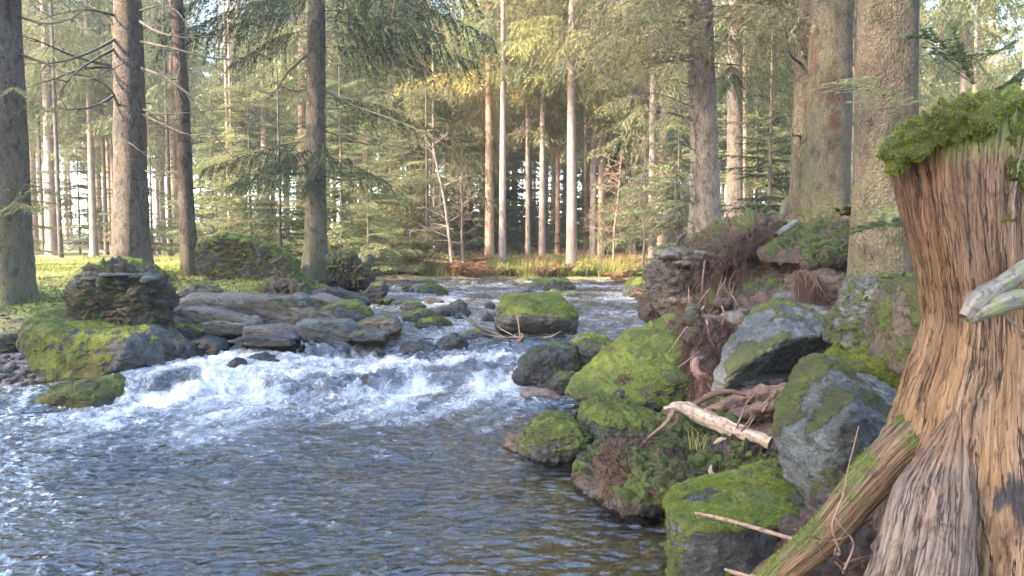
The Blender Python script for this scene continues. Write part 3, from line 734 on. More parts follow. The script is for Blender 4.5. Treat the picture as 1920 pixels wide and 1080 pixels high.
rock("litter_mound", "brown heap of roots and leaf litter in front of the root plate", sil([(470, 556), (500, 535), (520, 526), (545, 530), (575, 545), (600, 556), (540, 562)], 12.2, .6, .2), 'soil', cat="mound", sub=5, rough=.09, moss=.35, mossn=.8, seed=44, tufts=600, tl=.04, tw=.015)
# --- rocks in the stream
rock("boulder", "large moss-topped boulder with an undercut dark front standing in midstream",
     np.vstack([raw((928, 605, 9.5), (935, 575, 9.6), (958, 556, 9.7), (1010, 555, 9.8), (1060, 562, 9.7), (1082, 590, 9.5), (1083, 612, 9.5), (945, 598, 9.25), (985, 588, 9.1), (1050, 596, 9.1), (1000, 602, 9.1)), raw((935, 615, 9.4), (1078, 622, 9.4), (985, 640, 9.6), (1050, 640, 9.6)), A([[-.1, 10.5, .85], [.65, 10.5, .85], [-.15, 10.4, .3], [.75, 10.4, .3]])]),
     'rock_moss', sub=7, edge=46, rough=.022, cuts=2, moss=1.0, mossn=.35, mz=.35, wet=.42, tufts=5000, tl=.03, tw=.012, seed=50, bm='blade_lime')
ST = [  # label, outline centre u, waterline v, half width, height, moss, material
 ("dark wet cobble with water curling past at the left of the cascade", 445, 706, 25, 34, 0, 'rock_dark', 7.9),
 ("low reddish-black rock awash above the left end of the cascade", 492, 690, 38, 25, 0, 'rock_dark', 8.35),
 ("flat black rock at the lip of the cascade, leftmost of three", 785, 657, 40, 12, 0, 'rock_dark', 9.0),
 ("angular grey-brown rock in the middle of the three at the cascade lip", 852, 659, 35, 30, .2, 'rock_dark', 9.0),
 ("pointed dark rock in front of the midstream boulder", 932, 663, 32, 24, .1, 'rock_dark', 8.95),
 ("mossy flat rock left of the midstream boulder's foot", 900, 640, 34, 22, .5, 'rock_moss', 9.5),
 ("small submerged dark stone in the pool below the white water", 797, 774, 22, 9, 0, 'rock_dark', 7.35),
 ("mossy dark slab in midstream with a ragged top", 790, 601, 34, 19, .6, 'rock_moss', 10.8),
 ("low light-green mossy stone below the ragged slab", 815, 614, 34, 15, .8, 'rock_moss', 10.2),
 ("wide mossy stone with a dark tip, upstream of the ragged slab", 852, 589, 36, 14, .35, 'rock_dark', 11.5),
 ("low mossy stone upstream on the left side of the riffle", 775, 579, 26, 12, .6, 'rock_moss', 12.2),
 ("pair of black stones upstream of the midstream boulder", 862, 576, 16, 14, 0, 'rock_dark', 12.4),
 ("black stone touching the black pair upstream", 850, 575, 10, 8, 0, 'rock_dark', 12.5),
 ("small black stone between the black pair and the midstream boulder", 918, 574, 10, 8, 0, 'rock_dark', 12.5),
 ("dark stone close left of the midstream boulder", 914, 604, 13, 17, 0, 'rock_dark', 10.7),
 ("dark stone beside the fallen branch in midstream", 866, 600, 16, 14, .15, 'rock_dark', 10.9),
 ("mossy block near the far bank with a black front", 808, 549, 26, 16, .75, 'rock_moss', 16.0),
 ("small mossy stone right of the far mossy block", 828, 553, 13, 10, .8, 'rock_moss', 15.4),
 ("small mossy stone left of the far mossy block", 765, 547, 10, 7, .7, 'rock_moss', 16.2),
 ("low dark stone near the far left waterline", 745, 540, 12, 5, .2, 'rock_dark', 17.8),
 ("flat grey stone at the far waterline", 850, 537, 16, 6, 0, 'rock_dark', 18.6),
 ("pale stone at the far waterline", 872, 533, 12, 7, .1, 'rock_grey', 19.2),
 ("large mossy boulder on the far side of the stream with a dark right face", 1040, 546, 48, 22, .8, 'rock_moss', 17.0),
 ("mossy pointed stone in front of the far large mossy boulder", 1038, 557, 24, 13, .7, 'rock_moss', 15.6),
 ("dark-fronted mossy stone at the right of the far stone cluster", 1070, 558, 22, 10, .4, 'rock_moss', 15.4),
 ("small black stone left of the far stone cluster", 992, 551, 12, 7, 0, 'rock_dark', 16.4),
 ("bright mossy hummock where the stream vanishes behind the outcrop", 1205, 558, 34, 34, 1.0, 'rock_moss', 15.0),
 ("dark mossy stone at the foot of the bright hummock", 1205, 560, 14, 14, .7, 'rock_dark', 14.2),
 ("low stone in the riffle beneath the left bank tip", 755, 572, 14, 5, .3, 'rock_dark', 13.2),
 ("thin dark stone breaking the riffle upstream", 815, 567, 18, 6, 0, 'rock_dark', 13.6),
 ("black stone low in the fast water above the lip", 770, 625, 14, 8, 0, 'rock_dark', 10.2),
 ("small wet stone near the right of the riffle's start", 800, 645, 20, 9, 0, 'rock_dark', 9.4),
 ("shallow grey stone lying left of the midstream boulder", 940, 593, 16, 8, .2, 'rock_dark', 11.3),
 ("flat dark ledge under the overhang beside the right bank water", 900, 560, 20, 7, .1, 'rock_dark', 14.6),
]
r_ = random.Random(11)
for i, (lb, u, v, hw, hh, ms, mt, d) in enumerate(ST):
    k = [r_.uniform(.75, 1.1) for _ in range(6)]
    px = hw / FPX * d; t = px * 1.1
    ol = [(u - hw, v - hh * .15), (u - hw * .75 * k[0], v - hh * .75 * k[1]), (u - hw * .1 * k[2], v - hh), (u + hw * .5 * k[3], v - hh * .85 * k[4]), (u + hw * k[5] * .98, v - hh * .2), (u + hw * .7, v + 6), (u - hw * .75, v + 6)]
    rock("stream_rock", lb, sil(ol, d, t, px * .5, .7), mt, sub=5, cat="rock", group="rocks in the stream", rough=.06, seed=70 + i, moss=ms, mossn=.45, edge=13, wet=wlevel(d) - .01, tufts=int(600 * (ms > .6)), tl=.04, tw=.02)
for i in range(46):     # cobbles along the far waterline
    x = -3.6 + r_.random() * 8.6; y = 21.0 - .25 * abs(x) * (x > 1) * .3 - r_.random() * .9
    s = r_.uniform(.1, .28); zz = .46
    pts = A([[x + s * a, y + s * b, zz + s * .55 * c] for a, b, c in [(-1, 0, 0), (1, 0, 0), (0, -1, 0), (0, 1, 0), (.5, .4, 1), (-.5, -.2, 1), (.2, -.5, .9), (-.6, .6, -.6), (.6, -.6, -.6)]])
    rock("waterline_stone", "small stone in the row along the far waterline under the grassy bank", pts, r_.choice(['rock_dark', 'rock_moss', 'rock_grey']), sub=3, cat="stone", group="stones along the far waterline", moss=r_.choice([0, .6, .9]), seed=i, edge=9)
# --- right bank
rock("boulder", "dark rock with a mossy shoulder jutting into the cascade from the right bank", sil([(962, 715), (975, 690), (998, 664), (1030, 652), (1080, 655), (1090, 700), (1060, 738), (1000, 738)], 7.9, .6, .2), 'rock_dark', sub=6, rough=.06, moss=.45, mossn=.6, seed=101, wet=.05, edge=18, side=(.5, 0, 0))
rock("boulder", "blocky mossy rock stacked behind the dark cascade rock", sil([(1075, 650), (1090, 640), (1150, 640), (1158, 655), (1130, 690), (1085, 700), (1070, 680)], 8.1, .6, .2), 'rock_moss', sub=6, rough=.05, moss=.7, mossn=.5, seed=102, edge=24, tufts=900, tw=.01)
rock("boulder", "small rounded mossy stone in front of the dark cascade rock", sil([(1028, 725), (1045, 702), (1075, 700), (1095, 720), (1090, 742), (1040, 742)], 7.6, .4, .15), 'rock_dark', sub=5, rough=.05, moss=.6, mossn=.5, seed=103)
rock("rock", "low reddish flat stone at the waterline below the dark cascade rock", sil([(972, 742), (990, 734), (1040, 735), (1060, 745), (1020, 752)], 7.5, .3, .1), 'pebble', sub=4, rough=.05, seed=104, cat="rock")
rock("boulder", "long slanting slab coated in bright yellow-green moss sloping to the pool",
     np.vstack([raw((1066, 770, 6.9), (1075, 740, 6.9), (1130, 680, 7.2), (1200, 622, 7.6), (1255, 590, 7.9), (1290, 600, 7.8), (1310, 640, 7.4), (1255, 700, 6.9), (1190, 765, 6.5), (1090, 780, 6.6)), A([[2.3, 8.6, .6], [.9, 8.0, -.1], [2.4, 8.2, -.1], [1.6, 6.8, -.1]])]),
     'rock_moss', sub=7, edge=50, rough=.022, cuts=2, moss=.9, mossn=.75, wet=.0, tufts=9000, tl=.022, tw=.007, seed=105, bm='blade_lime', side=(-.45, -.25, 0), strata=((.8, 0, .6), 7, .015))
rock("boulder", "rounded bright green mossy stone between the slanting slab and the twisted root", sil([(1180, 765), (1200, 730), (1235, 705), (1280, 700), (1295, 720), (1288, 755), (1250, 772)], 6.3, .5, .15), 'rock_moss', sub=6, rough=.05, moss=1.0, mossn=.45, seed=106, bm='blade_lime', side=(0, -.5, 0), tufts=4500, tl=.02, tw=.007)
rock("boulder", "large tilted grey slab with a shadowed undercut leaning on the right bank",
     raw((1337, 743, 5.9), (1342, 700, 6.05), (1365, 640, 6.3), (1392, 610, 6.5), (1481, 538, 7.1), (1530, 545, 7.1), (1598, 590, 6.7), (1604, 615, 6.4), (1575, 622, 6.0), (1474, 636, 5.6), (1391, 686, 5.55), (1362, 716, 5.65), (1355, 742, 5.8),
         (1420, 735, 6.5), (1500, 700, 6.8), (1590, 665, 6.9), (1560, 560, 7.7), (1480, 560, 7.6)),
     'rock_grey', sub=7, edge=70, rough=.014, cuts=0, rs=1.8, moss=.30, mossn=.55, seed=107, strata=((.5, -.2, .9), 10, .012), side=(-.4, 0, 0), tufts=700, tl=.015, tw=.006)
rock("rock_slab", "thin flat shard lying in the dark hollow under the tilted grey slab", sil([(1365, 738), (1372, 715), (1400, 708), (1485, 706), (1480, 716), (1420, 738)], 5.75, .5, .08), 'rock_dark', sub=5, cat="rock", rough=.04, seed=108, strata=((0, -.2, 1), 20, .015), edge=24)
rock("boulder", "dark rock added as the shade in the hollow behind the tilted grey slab", sil([(1440, 760), (1440, 690), (1500, 640), (1600, 620), (1640, 700), (1560, 770)], 6.6, .8, .1), 'rock_dark', sub=5, rough=.08, seed=109)  # dark colour stands in for the deep shade of the hollow
rock("boulder", "tall greenish-grey boulder with a mossy crest left of the stump",
     raw((1450, 800, 4.1), (1465, 745, 4.2), (1500, 682, 4.4), (1535, 667, 4.5), (1690, 738, 4.25), (1695, 800, 3.95), (1575, 762, 3.62), (1650, 860, 3.68), (1560, 940, 3.55), (1530, 955, 3.68), (1470, 885, 3.9),
         (1500, 700, 5.1), (1680, 740, 5.0), (1680, 900, 4.6), (1540, 960, 4.4)),
     'rock_grey', sub=7, edge=60, rough=.018, rs=1.6, moss=.40, mossn=.75, seed=110, strata=((.25, -.2, 1), 11, .008), side=(-.75, -.1, -.1), tufts=6000, tl=.014, tw=.004, cuts=2)
rock("boulder", "square mossy block with a grey bald patch at the pool's near edge",
     np.vstack([raw((1250, 940, 3.55), (1265, 915, 3.7), (1330, 905, 4.0), (1440, 872, 4.3), (1500, 900, 4.1), (1525, 950, 3.8), (1480, 985, 3.45), (1400, 995, 3.25), (1300, 1000, 3.2), (1262, 975, 3.3)), raw((1270, 1130, 3.3), (1400, 1130, 3.3), (1500, 1080, 3.6), (1260, 1090, 3.6)), A([[1.0, 4.3, -.05], [1.5, 4.3, .05]])]),
     'rock_moss', sub=7, edge=60, rough=.018, bm='blade_lime', cuts=1, moss=.78, mossn=.95, seed=111, side=(-.6, .1, .0), tufts=22000, tl=.016, tw=.0045, wet=-.05, mz=.3)
rock("moss_mound", "mossy earth bank with matted roots overhanging the pool below the pale broken log",
     np.vstack([raw((1092, 880, 4.9), (1110, 865, 5.0), (1180, 830, 5.2), (1240, 790, 5.5), (1300, 775, 5.6), (1440, 830, 5.2), (1440, 880, 4.7), (1330, 890, 4.45), (1250, 945, 4.2), (1180, 960, 4.3), (1110, 915, 4.7), (1240, 850, 4.7), (1330, 830, 4.8)), A([[2.0, 6.0, .3], [1.0, 6.2, .0], [.8, 5.0, -.15], [1.4, 4.6, -.1]])]),
     'soil', sub=7, cat="mound", edge=18, rough=.075, rs=1.6, moss=.55, mossn=.95, seed=112, soil=.5, tufts=26000, tl=.013, tw=.0035, thick=.035, mz=.7, wet=-.03)
rock("rock", "mossy rock at the tip of the right bank with a rusty foot", sil([(975, 852), (990, 825), (1030, 798), (1070, 796), (1100, 815), (1105, 850), (1060, 866), (1010, 862)], 5.55, .5, .2), 'rock_moss', sub=6, cat="rock", rough=.05, moss=.9, mossn=.5, mz=.5, seed=113, soil=.4, tufts=5000, tl=.018, tw=.006, wet=-.05)
rock("rock", "rounded mossy rock behind the bank tip, larger of the mossy pair", sil([(1088, 840), (1092, 790), (1115, 768), (1165, 768), (1230, 785), (1235, 810), (1200, 835), (1140, 852)], 5.7, .6, .25), 'rock_moss', sub=6, cat="rock", rough=.05, moss=.95, mossn=.5, mz=.4, seed=114, tufts=7000, tl=.018, tw=.006)
rock("rock", "small rusty-brown stone at the outermost tip of the right bank", sil([(945, 832), (960, 815), (985, 812), (1000, 822), (995, 842), (960, 845)], 5.7, .25, .12), 'rock_brown', sub=5, cat="rock", rough=.05, moss=.3, mossn=.6, seed=115, soil=.5)
rock("rock", "flat dark stone at the waterline between the mossy bank and the bank tip", sil([(1082, 858), (1110, 848), (1135, 852), (1125, 866), (1090, 870)], 5.3, .3, .1), 'rock_dark', sub=4, cat="rock", rough=.05, seed=116)
# outcrop
ledge = obj("rock_outcrop", None, None, P(1290, 600, 8.3), "layered brown rock ledge under an overhang of roots, right of the stream", "outcrop")
rock("pillar", None, sil([(1248, 500), (1258, 486), (1310, 488), (1330, 520), (1330, 600), (1262, 605), (1246, 575), (1252, 540)], 8.3, 1.2, .15), 'rock_brown', sub=6, rough=.07, rs=1.6, strata=((0, .1, 1), 6, .05), parent=ledge, seed=121, edge=20, moss=.25, mossn=.7)
for i, (pl, d) in enumerate([([(1244, 482), (1250, 472), (1330, 468), (1345, 476), (1320, 490), (1256, 492)], 8.2), ([(1248, 494), (1256, 486), (1300, 486), (1310, 494), (1260, 500)], 8.15), ([(1250, 560), (1280, 553), (1330, 556), (1330, 566), (1262, 570)], 8.1), ([(1256, 588), (1290, 580), (1320, 586), (1310, 602), (1262, 600)], 8.1), ([(1300, 478), (1330, 466), (1370, 470), (1375, 482), (1330, 490)], 8.25)]):
    rock("slab", None, sil(pl, d, 1.0, .12, .85), 'rock_shelf', sub=5, rough=.04, parent=ledge, seed=122 + i, strata=((0, .1, 1), 14, .03), moss=.3, edge=18)
rock("back_wall", None, sil([(1320, 500), (1400, 480), (1500, 500), (1510, 560), (1470, 600), (1400, 640), (1320, 620)], 8.4, .8, .1), 'rock_brown', sub=6, rough=.1, rs=1.6, parent=ledge, seed=128, soil=.9, moss=.3, mossn=.7)
rock("ledge_stone", None, sil([(1395, 488), (1430, 478), (1470, 486), (1478, 500), (1440, 508), (1400, 500)], 7.9, .5, .15), 'rock_brown', sub=5, rough=.06, parent=ledge, seed=129)
rock("earth_overhang", "overhanging cap of brown earth and fine roots on top of the layered ledge", sil([(1335, 472), (1345, 448), (1385, 425), (1440, 410), (1462, 416), (1462, 445), (1440, 462), (1400, 478), (1372, 492), (1345, 490)], 7.9, 1.2, .25), 'soil', cat="earth bank", sub=6, rough=.10, rs=2, moss=.5, mossn=.7, mz=.6, seed=130, soil=.7, edge=14)
rock("moss_mound", "mossy needle-strewn mound between the overhang and the thick near spruce",
     np.vstack([raw((1425, 490, 7.6), (1440, 468, 7.9), (1500, 425, 8.4), (1560, 402, 8.8), (1600, 405, 8.6), (1640, 440, 7.6), (1610, 500, 7.0), (1560, 512, 6.9), (1500, 512, 7.0), (1445, 505, 7.2), (1530, 470, 7.2)), A([[3.4, 9.2, 1.2], [4.4, 8.2, 1.2]])]),
     'soil', cat="mound", sub=7, edge=18, rough=.05, rs=1.5, moss=.5, mossn=1.0, seed=131, soil=.9, tufts=9000, tl=.03, tw=.009, thick=.04)
rock("boulder", "smooth reddish-brown boulder capped with rootlets above the tilted grey slab", sil([(1488, 545), (1500, 515), (1540, 505), (1600, 512), (1625, 545), (1618, 590), (1585, 592), (1540, 565), (1505, 560)], 6.9, .7, .2), 'rock_brown', sub=6, rough=.04, seed=132, soil=.75)
rock("boulder", "dark mossy rock deep in the hollow above the tilted grey slab", sil([(1385, 560), (1400, 535), (1450, 525), (1480, 540), (1470, 570), (1430, 605), (1395, 610)], 7.5, .6, .2), 'rock_dark', sub=6, rough=.07, moss=.7, mossn=.6, seed=133, side=(0, -.5, 0))
rock("rock", "rounded tan cobble caught among the roots beside the tilted slab", sil([(1360, 600), (1370, 588), (1392, 586), (1402, 600), (1392, 620), (1368, 620)], 7.0, .3, .12), 'rock_shelf', cat="rock", sub=5, rough=.03, seed=134, edge=8)
rock("boulder", "knobbly mossy boulder at the waterline below the layered ledge", sil([(1205, 590), (1212, 560), (1235, 552), (1262, 560), (1262, 600), (1225, 606)], 9.2, .6, .15), 'rock_brown', sub=6, rough=.07, moss=.4, mossn=.6, seed=135, soil=.5)
rock("earth_bank", "steep bank of red earth and roots under the layered ledge", np.vstack([raw((1262, 600, 8.0), (1300, 560, 8.2), (1380, 520, 8.2), (1420, 600, 7.4), (1390, 680, 6.9), (1350, 760, 6.3), (1290, 740, 6.6), (1260, 660, 7.4), (1180, 700, 7.3)), A([[2.6, 8.6, .3], [1.4, 7.0, -.1], [2.4, 6.4, .2]])]), 'soil', cat="earth bank", sub=6, rough=.07, rs=2, seed=136, soil=1.0, moss=.35, mossn=.8)
rock("boulder", "layered silver-grey rock with a mossy left edge behind the stump", sil([(1600, 668), (1610, 620), (1650, 530), (1665, 516), (1725, 520), (1722, 600), (1700, 672), (1640, 675)], 4.9, .6, .2), 'rock_grey', sub=6, rough=.05, rs=1.6, seed=137, strata=((.3, 0, 1), 18, .022), moss=.38, mossn=.5, side=(-.8, 0, -.4), edge=26)
rock("boulder", "dull greenish boulder squeezed between the layered grey rock and the stump", sil([(1685, 690), (1690, 580), (1720, 520), (1780, 520), (1790, 700), (1720, 720)], 4.3, .5, .15), 'rock_brown', sub=6, rough=.03, seed=138, moss=.55, mossn=.5, side=(-.4, -.4, 0))
rock("moss_mound", "bright green grassy moss cushion between the tall boulder and the layered grey rock", sil([(1575, 690), (1600, 672), (1680, 668), (1715, 690), (1715, 740), (1640, 735), (1590, 712)], 4.6, .4, .2), 'soil', cat="mound", sub=6, rough=.05, moss=1.1, mossn=.3, cover=.6, seed=139, bm='blade_lime', tufts=16000, tl=.03, tw=.005)


r_ = random.Random(31)
for i in range(26):     # stones and clods stuck in the red bank and hollow
    u, v = r_.uniform(1300, 1440), r_.uniform(560, 770)
    if u > 1345 and v > 600 and (u - 1345) > (760 - v) * .6 - 20: u = r_.uniform(1290, 1340)
    d = 7.3 - (v - 560) * .006; w = r_.uniform(8, 20); h_ = w * r_.uniform(.5, .9)
    rock("bank_stone", "stone stuck among the roots of the red earth bank", sil([(u - w, v), (u - w * .5, v - h_), (u + w * .6, v - h_ * .9), (u + w, v + 2), (u + w * .4, v + h_), (u - w * .6, v + h_ * .8)], d, .15, .06), r_.choice(['soil', 'rock_brown', 'rock_dark', 'rock_shelf']), sub=4, rough=.08, cat="stone", group="stones in the red bank", seed=i, moss=.5 * (i % 3 == 0), edge=10, soil=.4)
# ---------------------------------------------------------------- spruce branches and crowns
def strip(p, q, w, r):
    """a thin twig from p to q as one long triangle pair"""
    d = q - p; s = np.cross(d, r.normal(size=3)); s *= w * .5 / (np.linalg.norm(s) + 1e-9)
    return [p - s, p + s, q]

def spray_branch(seed, L=2.4, twig=.55, sag=.55, dens=1.0, ndl=.065, nw=.016, hang=.6, bare=.25, dead=0.0, fill=1.0):
    """one limb along +x: woody axis, drooping side twigs, needle slivers along the twigs"""
    r = np.random.default_rng(seed); T, dd, tn = [], [], []
    xs = np.linspace(0, L, 9); bend = r.normal() * .12
    axis_ = np.stack([xs, bend * xs * xs / L, .10 * xs - sag * (xs / L) ** 1.7 * L * .55 + .12 * L * np.clip(xs / L - .7, 0, 1) * sag], -1)
    for a, b in zip(axis_[:-1], axis_[1:]):
        w = .035 * (1 - .8 * a[0] / L) * (L / 2.4)
        for _ in range(2):
            T.append(strip(a, b + (b - a) * .15, w, r)); dd.append(1.0); tn.append(r.random())
    n = int(L / .105 * dens)
    for i in range(n):
        s = bare + (1 - bare) * (i + r.random()) / n
        p = A([np.interp(s * L, xs, axis_[:, k]) for k in range(3)])
        sd = 1 if i % 2 else -1
        ll = twig * (1.15 - .75 * s) * r.uniform(.6, 1.25) * (L / 2.4) ** .5
        dir_ = A([.55 + .3 * r.random(), sd * (.8 + .3 * r.random()), -hang * r.uniform(.3, 1.5)]); dir_ /= np.linalg.norm(dir_)
        m = max(3, int(ll / .06)); e = p + dir_ * ll + A([0, 0, -hang * .35 * ll])
        T.append(strip(p, e, .010, r)); dd.append(1.0); tn.append(r.random())
        if r.random() < dead: continue
        tt = r.random()
        for j in range(int(m * fill) + 1):
            f = (j + r.random()) / (m * fill + 1)
            c = p + dir_ * ll * f + A([0, 0, -hang * .35 * ll * f * f])
            for k in (-1, 1):
                q = dir_ * .75 + np.cross(dir_, [0, 0, 1]) * k * .75 + r.normal(size=3) * .28 + A([0, 0, -.25])
                q /= np.linalg.norm(q)
                T.append(strip(c, c + q * ndl * r.uniform(.7, 1.5), nw * r.uniform(.7, 1.3), r)); dd.append(0.0); tn.append(np.clip(tt * .6 + .4 * r.random() - .2 * (1 - f), 0, 1))
    V = A(T).reshape(-1, 3)
    return V, np.repeat(A(dd), 3), np.repeat(A(tn), 3)

def place(b, az, pos, sc, tilt=0.0):
    V, d, t = b
    V = V * sc; c, s = math.cos(tilt), math.sin(tilt)
    V = np.stack([V[:, 0] * c - V[:, 2] * s, V[:, 1], V[:, 0] * s + V[:, 2] * c], -1)
    c, s = math.cos(az), math.sin(az)
    return np.stack([V[:, 0] * c - V[:, 1] * s, V[:, 0] * s + V[:, 1] * c, V[:, 2]], -1) + pos, d, t

def crown_mesh(name, mat, protos, H, h0, spread, seed, per=5, step=.40, lowdead=0.0, top=None, deadp=None):
    r = np.random.default_rng(seed); Vs, ds, ts = [], [], []
    h = h0
    while h < (top or H) - .3:
        f = (h - h0) / (H - h0)
        for k in range(per):
            b = protos[r.integers(len(protos))]
            if deadp is not None and r.random() < lowdead * (1 - f) ** 2: b = deadp[r.integers(len(deadp))]
            sc = spread * (1.0 - .88 * f) * r.uniform(.65, 1.15) * (.75 + .25 * min(1, f * 8))
            v, d, t = place(b, r.uniform(0, 6.283), A([0, 0, h + r.uniform(-.2, .2)]), sc, r.uniform(-.15, .12) + .5 * f ** 2)
            Vs.append(v); ds.append(d); ts.append(np.clip(t + r.normal() * .12, 0, 1))
        h += step * (1 + .8 * f)
    V = np.vstack(Vs)
    return make_mesh(name, V, np.arange(len(V)).reshape(-1, 3), mat, {"dead": np.concatenate(ds), "tint": np.concatenate(ts)}, smooth=False)

FARP = [spray_branch(s, 2.4, .8, .75, 1.25, .13, .030, 1.3, .15, .10, .9) for s in range(6)]
DEADP = [spray_branch(20 + s, 2.2, .7, .35, .55, .1, .02, .35, .1, .92, .5) for s in range(3)]
YNGP = [spray_branch(40 + s, 1.5, .6, .28, 1.7, .095, .024, .3, .08, .03, 1.3) for s in range(4)]
CROWN = {
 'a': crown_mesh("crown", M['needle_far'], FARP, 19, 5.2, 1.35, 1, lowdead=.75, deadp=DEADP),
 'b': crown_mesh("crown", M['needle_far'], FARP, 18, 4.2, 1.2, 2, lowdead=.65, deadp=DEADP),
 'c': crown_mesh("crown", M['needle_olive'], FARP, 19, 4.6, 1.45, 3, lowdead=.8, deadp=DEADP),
 'd': crown_mesh("crown", M['needle_sunlit'], FARP, 18, 5.5, 1.35, 4, lowdead=.5, deadp=DEADP),
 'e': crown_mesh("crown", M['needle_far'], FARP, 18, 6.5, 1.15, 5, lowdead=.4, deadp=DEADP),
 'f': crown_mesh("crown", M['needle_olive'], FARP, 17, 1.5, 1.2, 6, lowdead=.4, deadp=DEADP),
}
YOUNG = {
 'y1': crown_mesh("crown", M['needle'], YNGP, 5.0, .35, 1.1, 11, per=6, step=.24),
 'y2': crown_mesh("crown", M['needle_far'], YNGP, 7.0, .3, 1.35, 12, per=6, step=.27),
 'y3': crown_mesh("crown", M['needle_olive'], YNGP, 4.0, .25, 1.0, 13, per=6, step=.22),
 'y4': crown_mesh("crown", M['needle_far'], YNGP + DEADP[:1], 9.5, .6, 1.7, 14, per=6, step=.33),
}

def trunk_mesh(name, mat, path, r0, r1, seg=14, n=24, flare=1.7, fl_h=.5, seed=0, moss=None, rough=.03, lobes=5, patch=None, rscale=3.0):
    path = spline(path, n * 4)
    L = np.concatenate([[0], np.cumsum(np.linalg.norm(np.diff(path, axis=0), axis=1))])
    # rings crowd towards the foot
    s = L[-1] * np.linspace(0, 1, n) ** 1.7
    pp = np.stack([np.interp(s, L, path[:, k]) for k in range(3)], -1)
    rr = r0 + (r1 - r0) * (s / L[-1])
    th = np.linspace(0, 2 * np.pi, seg, endpoint=False)
    R = rr[:, None] * (1 + (flare - 1) * np.exp(-s / fl_h)[:, None] * (.75 + .5 * np.cos(lobes * th + seed)[None, :] + .3 * np.cos(3 * th + 2 * seed)[None, :]).clip(.2))
    V, F, uv = tube_arrays(pp, R, seg, rough, rscale, seed * 2.1, cap=False)
    at = {"moss": np.zeros(len(V)), "patch": np.zeros(len(V))}
    h = np.repeat(s, seg)
    if moss: at["moss"] = np.clip(moss[0] * np.exp(-h / moss[1]) + moss[2] * (.5 + .5 * np.cos(np.tile(th, n) - moss[3])), 0, 1)
    if patch is not None:
        for p, ru, rv in patch:
            q = np.exp(-(((V[:, 0] - p[0]) / ru) ** 2 + ((V[:, 2] - p[2]) / rv) ** 2) ** 2) * (V[:, 1] < pp[:, 1].mean())
            at["patch"] = np.maximum(at["patch"], sstep(.38, .62, q + .75 * fbm(V * A([22, 22, 9]), 4)) * .75)
    return make_mesh(name, V, F, mat, at, uv=uv), pp, rr

FT = {k: trunk_mesh("trunk", M[m], [(0, 0, -.3), (.05, 0, 8), (-.05, .05, 14), (0, 0, 19)], .2, .02, 12, 26, 1.5, .4, seed=i)[0] for i, (k, m) in enumerate([('far', 'bark_far'), ('red', 'bark_far_red'), ('dark', 'bark_far_dark')])}
YT = trunk_mesh("trunk", M['bark_far_dark'], [(0, 0, -.2), (.02, 0, 3), (0, 0, 7)], .055, .008, 6, 8, 1.3, .2)[0]

def far_tree(u, v, wpx, d, crown, label, bark='far', group=None, lean=0.0, name="spruce_tree", rot=None, hs=1.0):
    p = P(u, v, d); z = tz(p[0], p[1]); x = p[0]
    k = wpx / FPX * d / .37
    root = obj(name, None, None, (x, p[1], z), label, "tree", group)
    root.rotation_euler = (0, lean, 0)
    t = obj("trunk", FT[bark], root); t.scale = (k, k, hs)
    t.rotation_euler = (0, 0, random.random() * 6)
    if crown:
        c = obj("crown", CROWN[crown], root); c.rotation_euler = (0, 0, rot if rot is not None else random.random() * 6.28)
        w = random.uniform(.85, 1.15); c.scale = (w, w, hs)
    return root

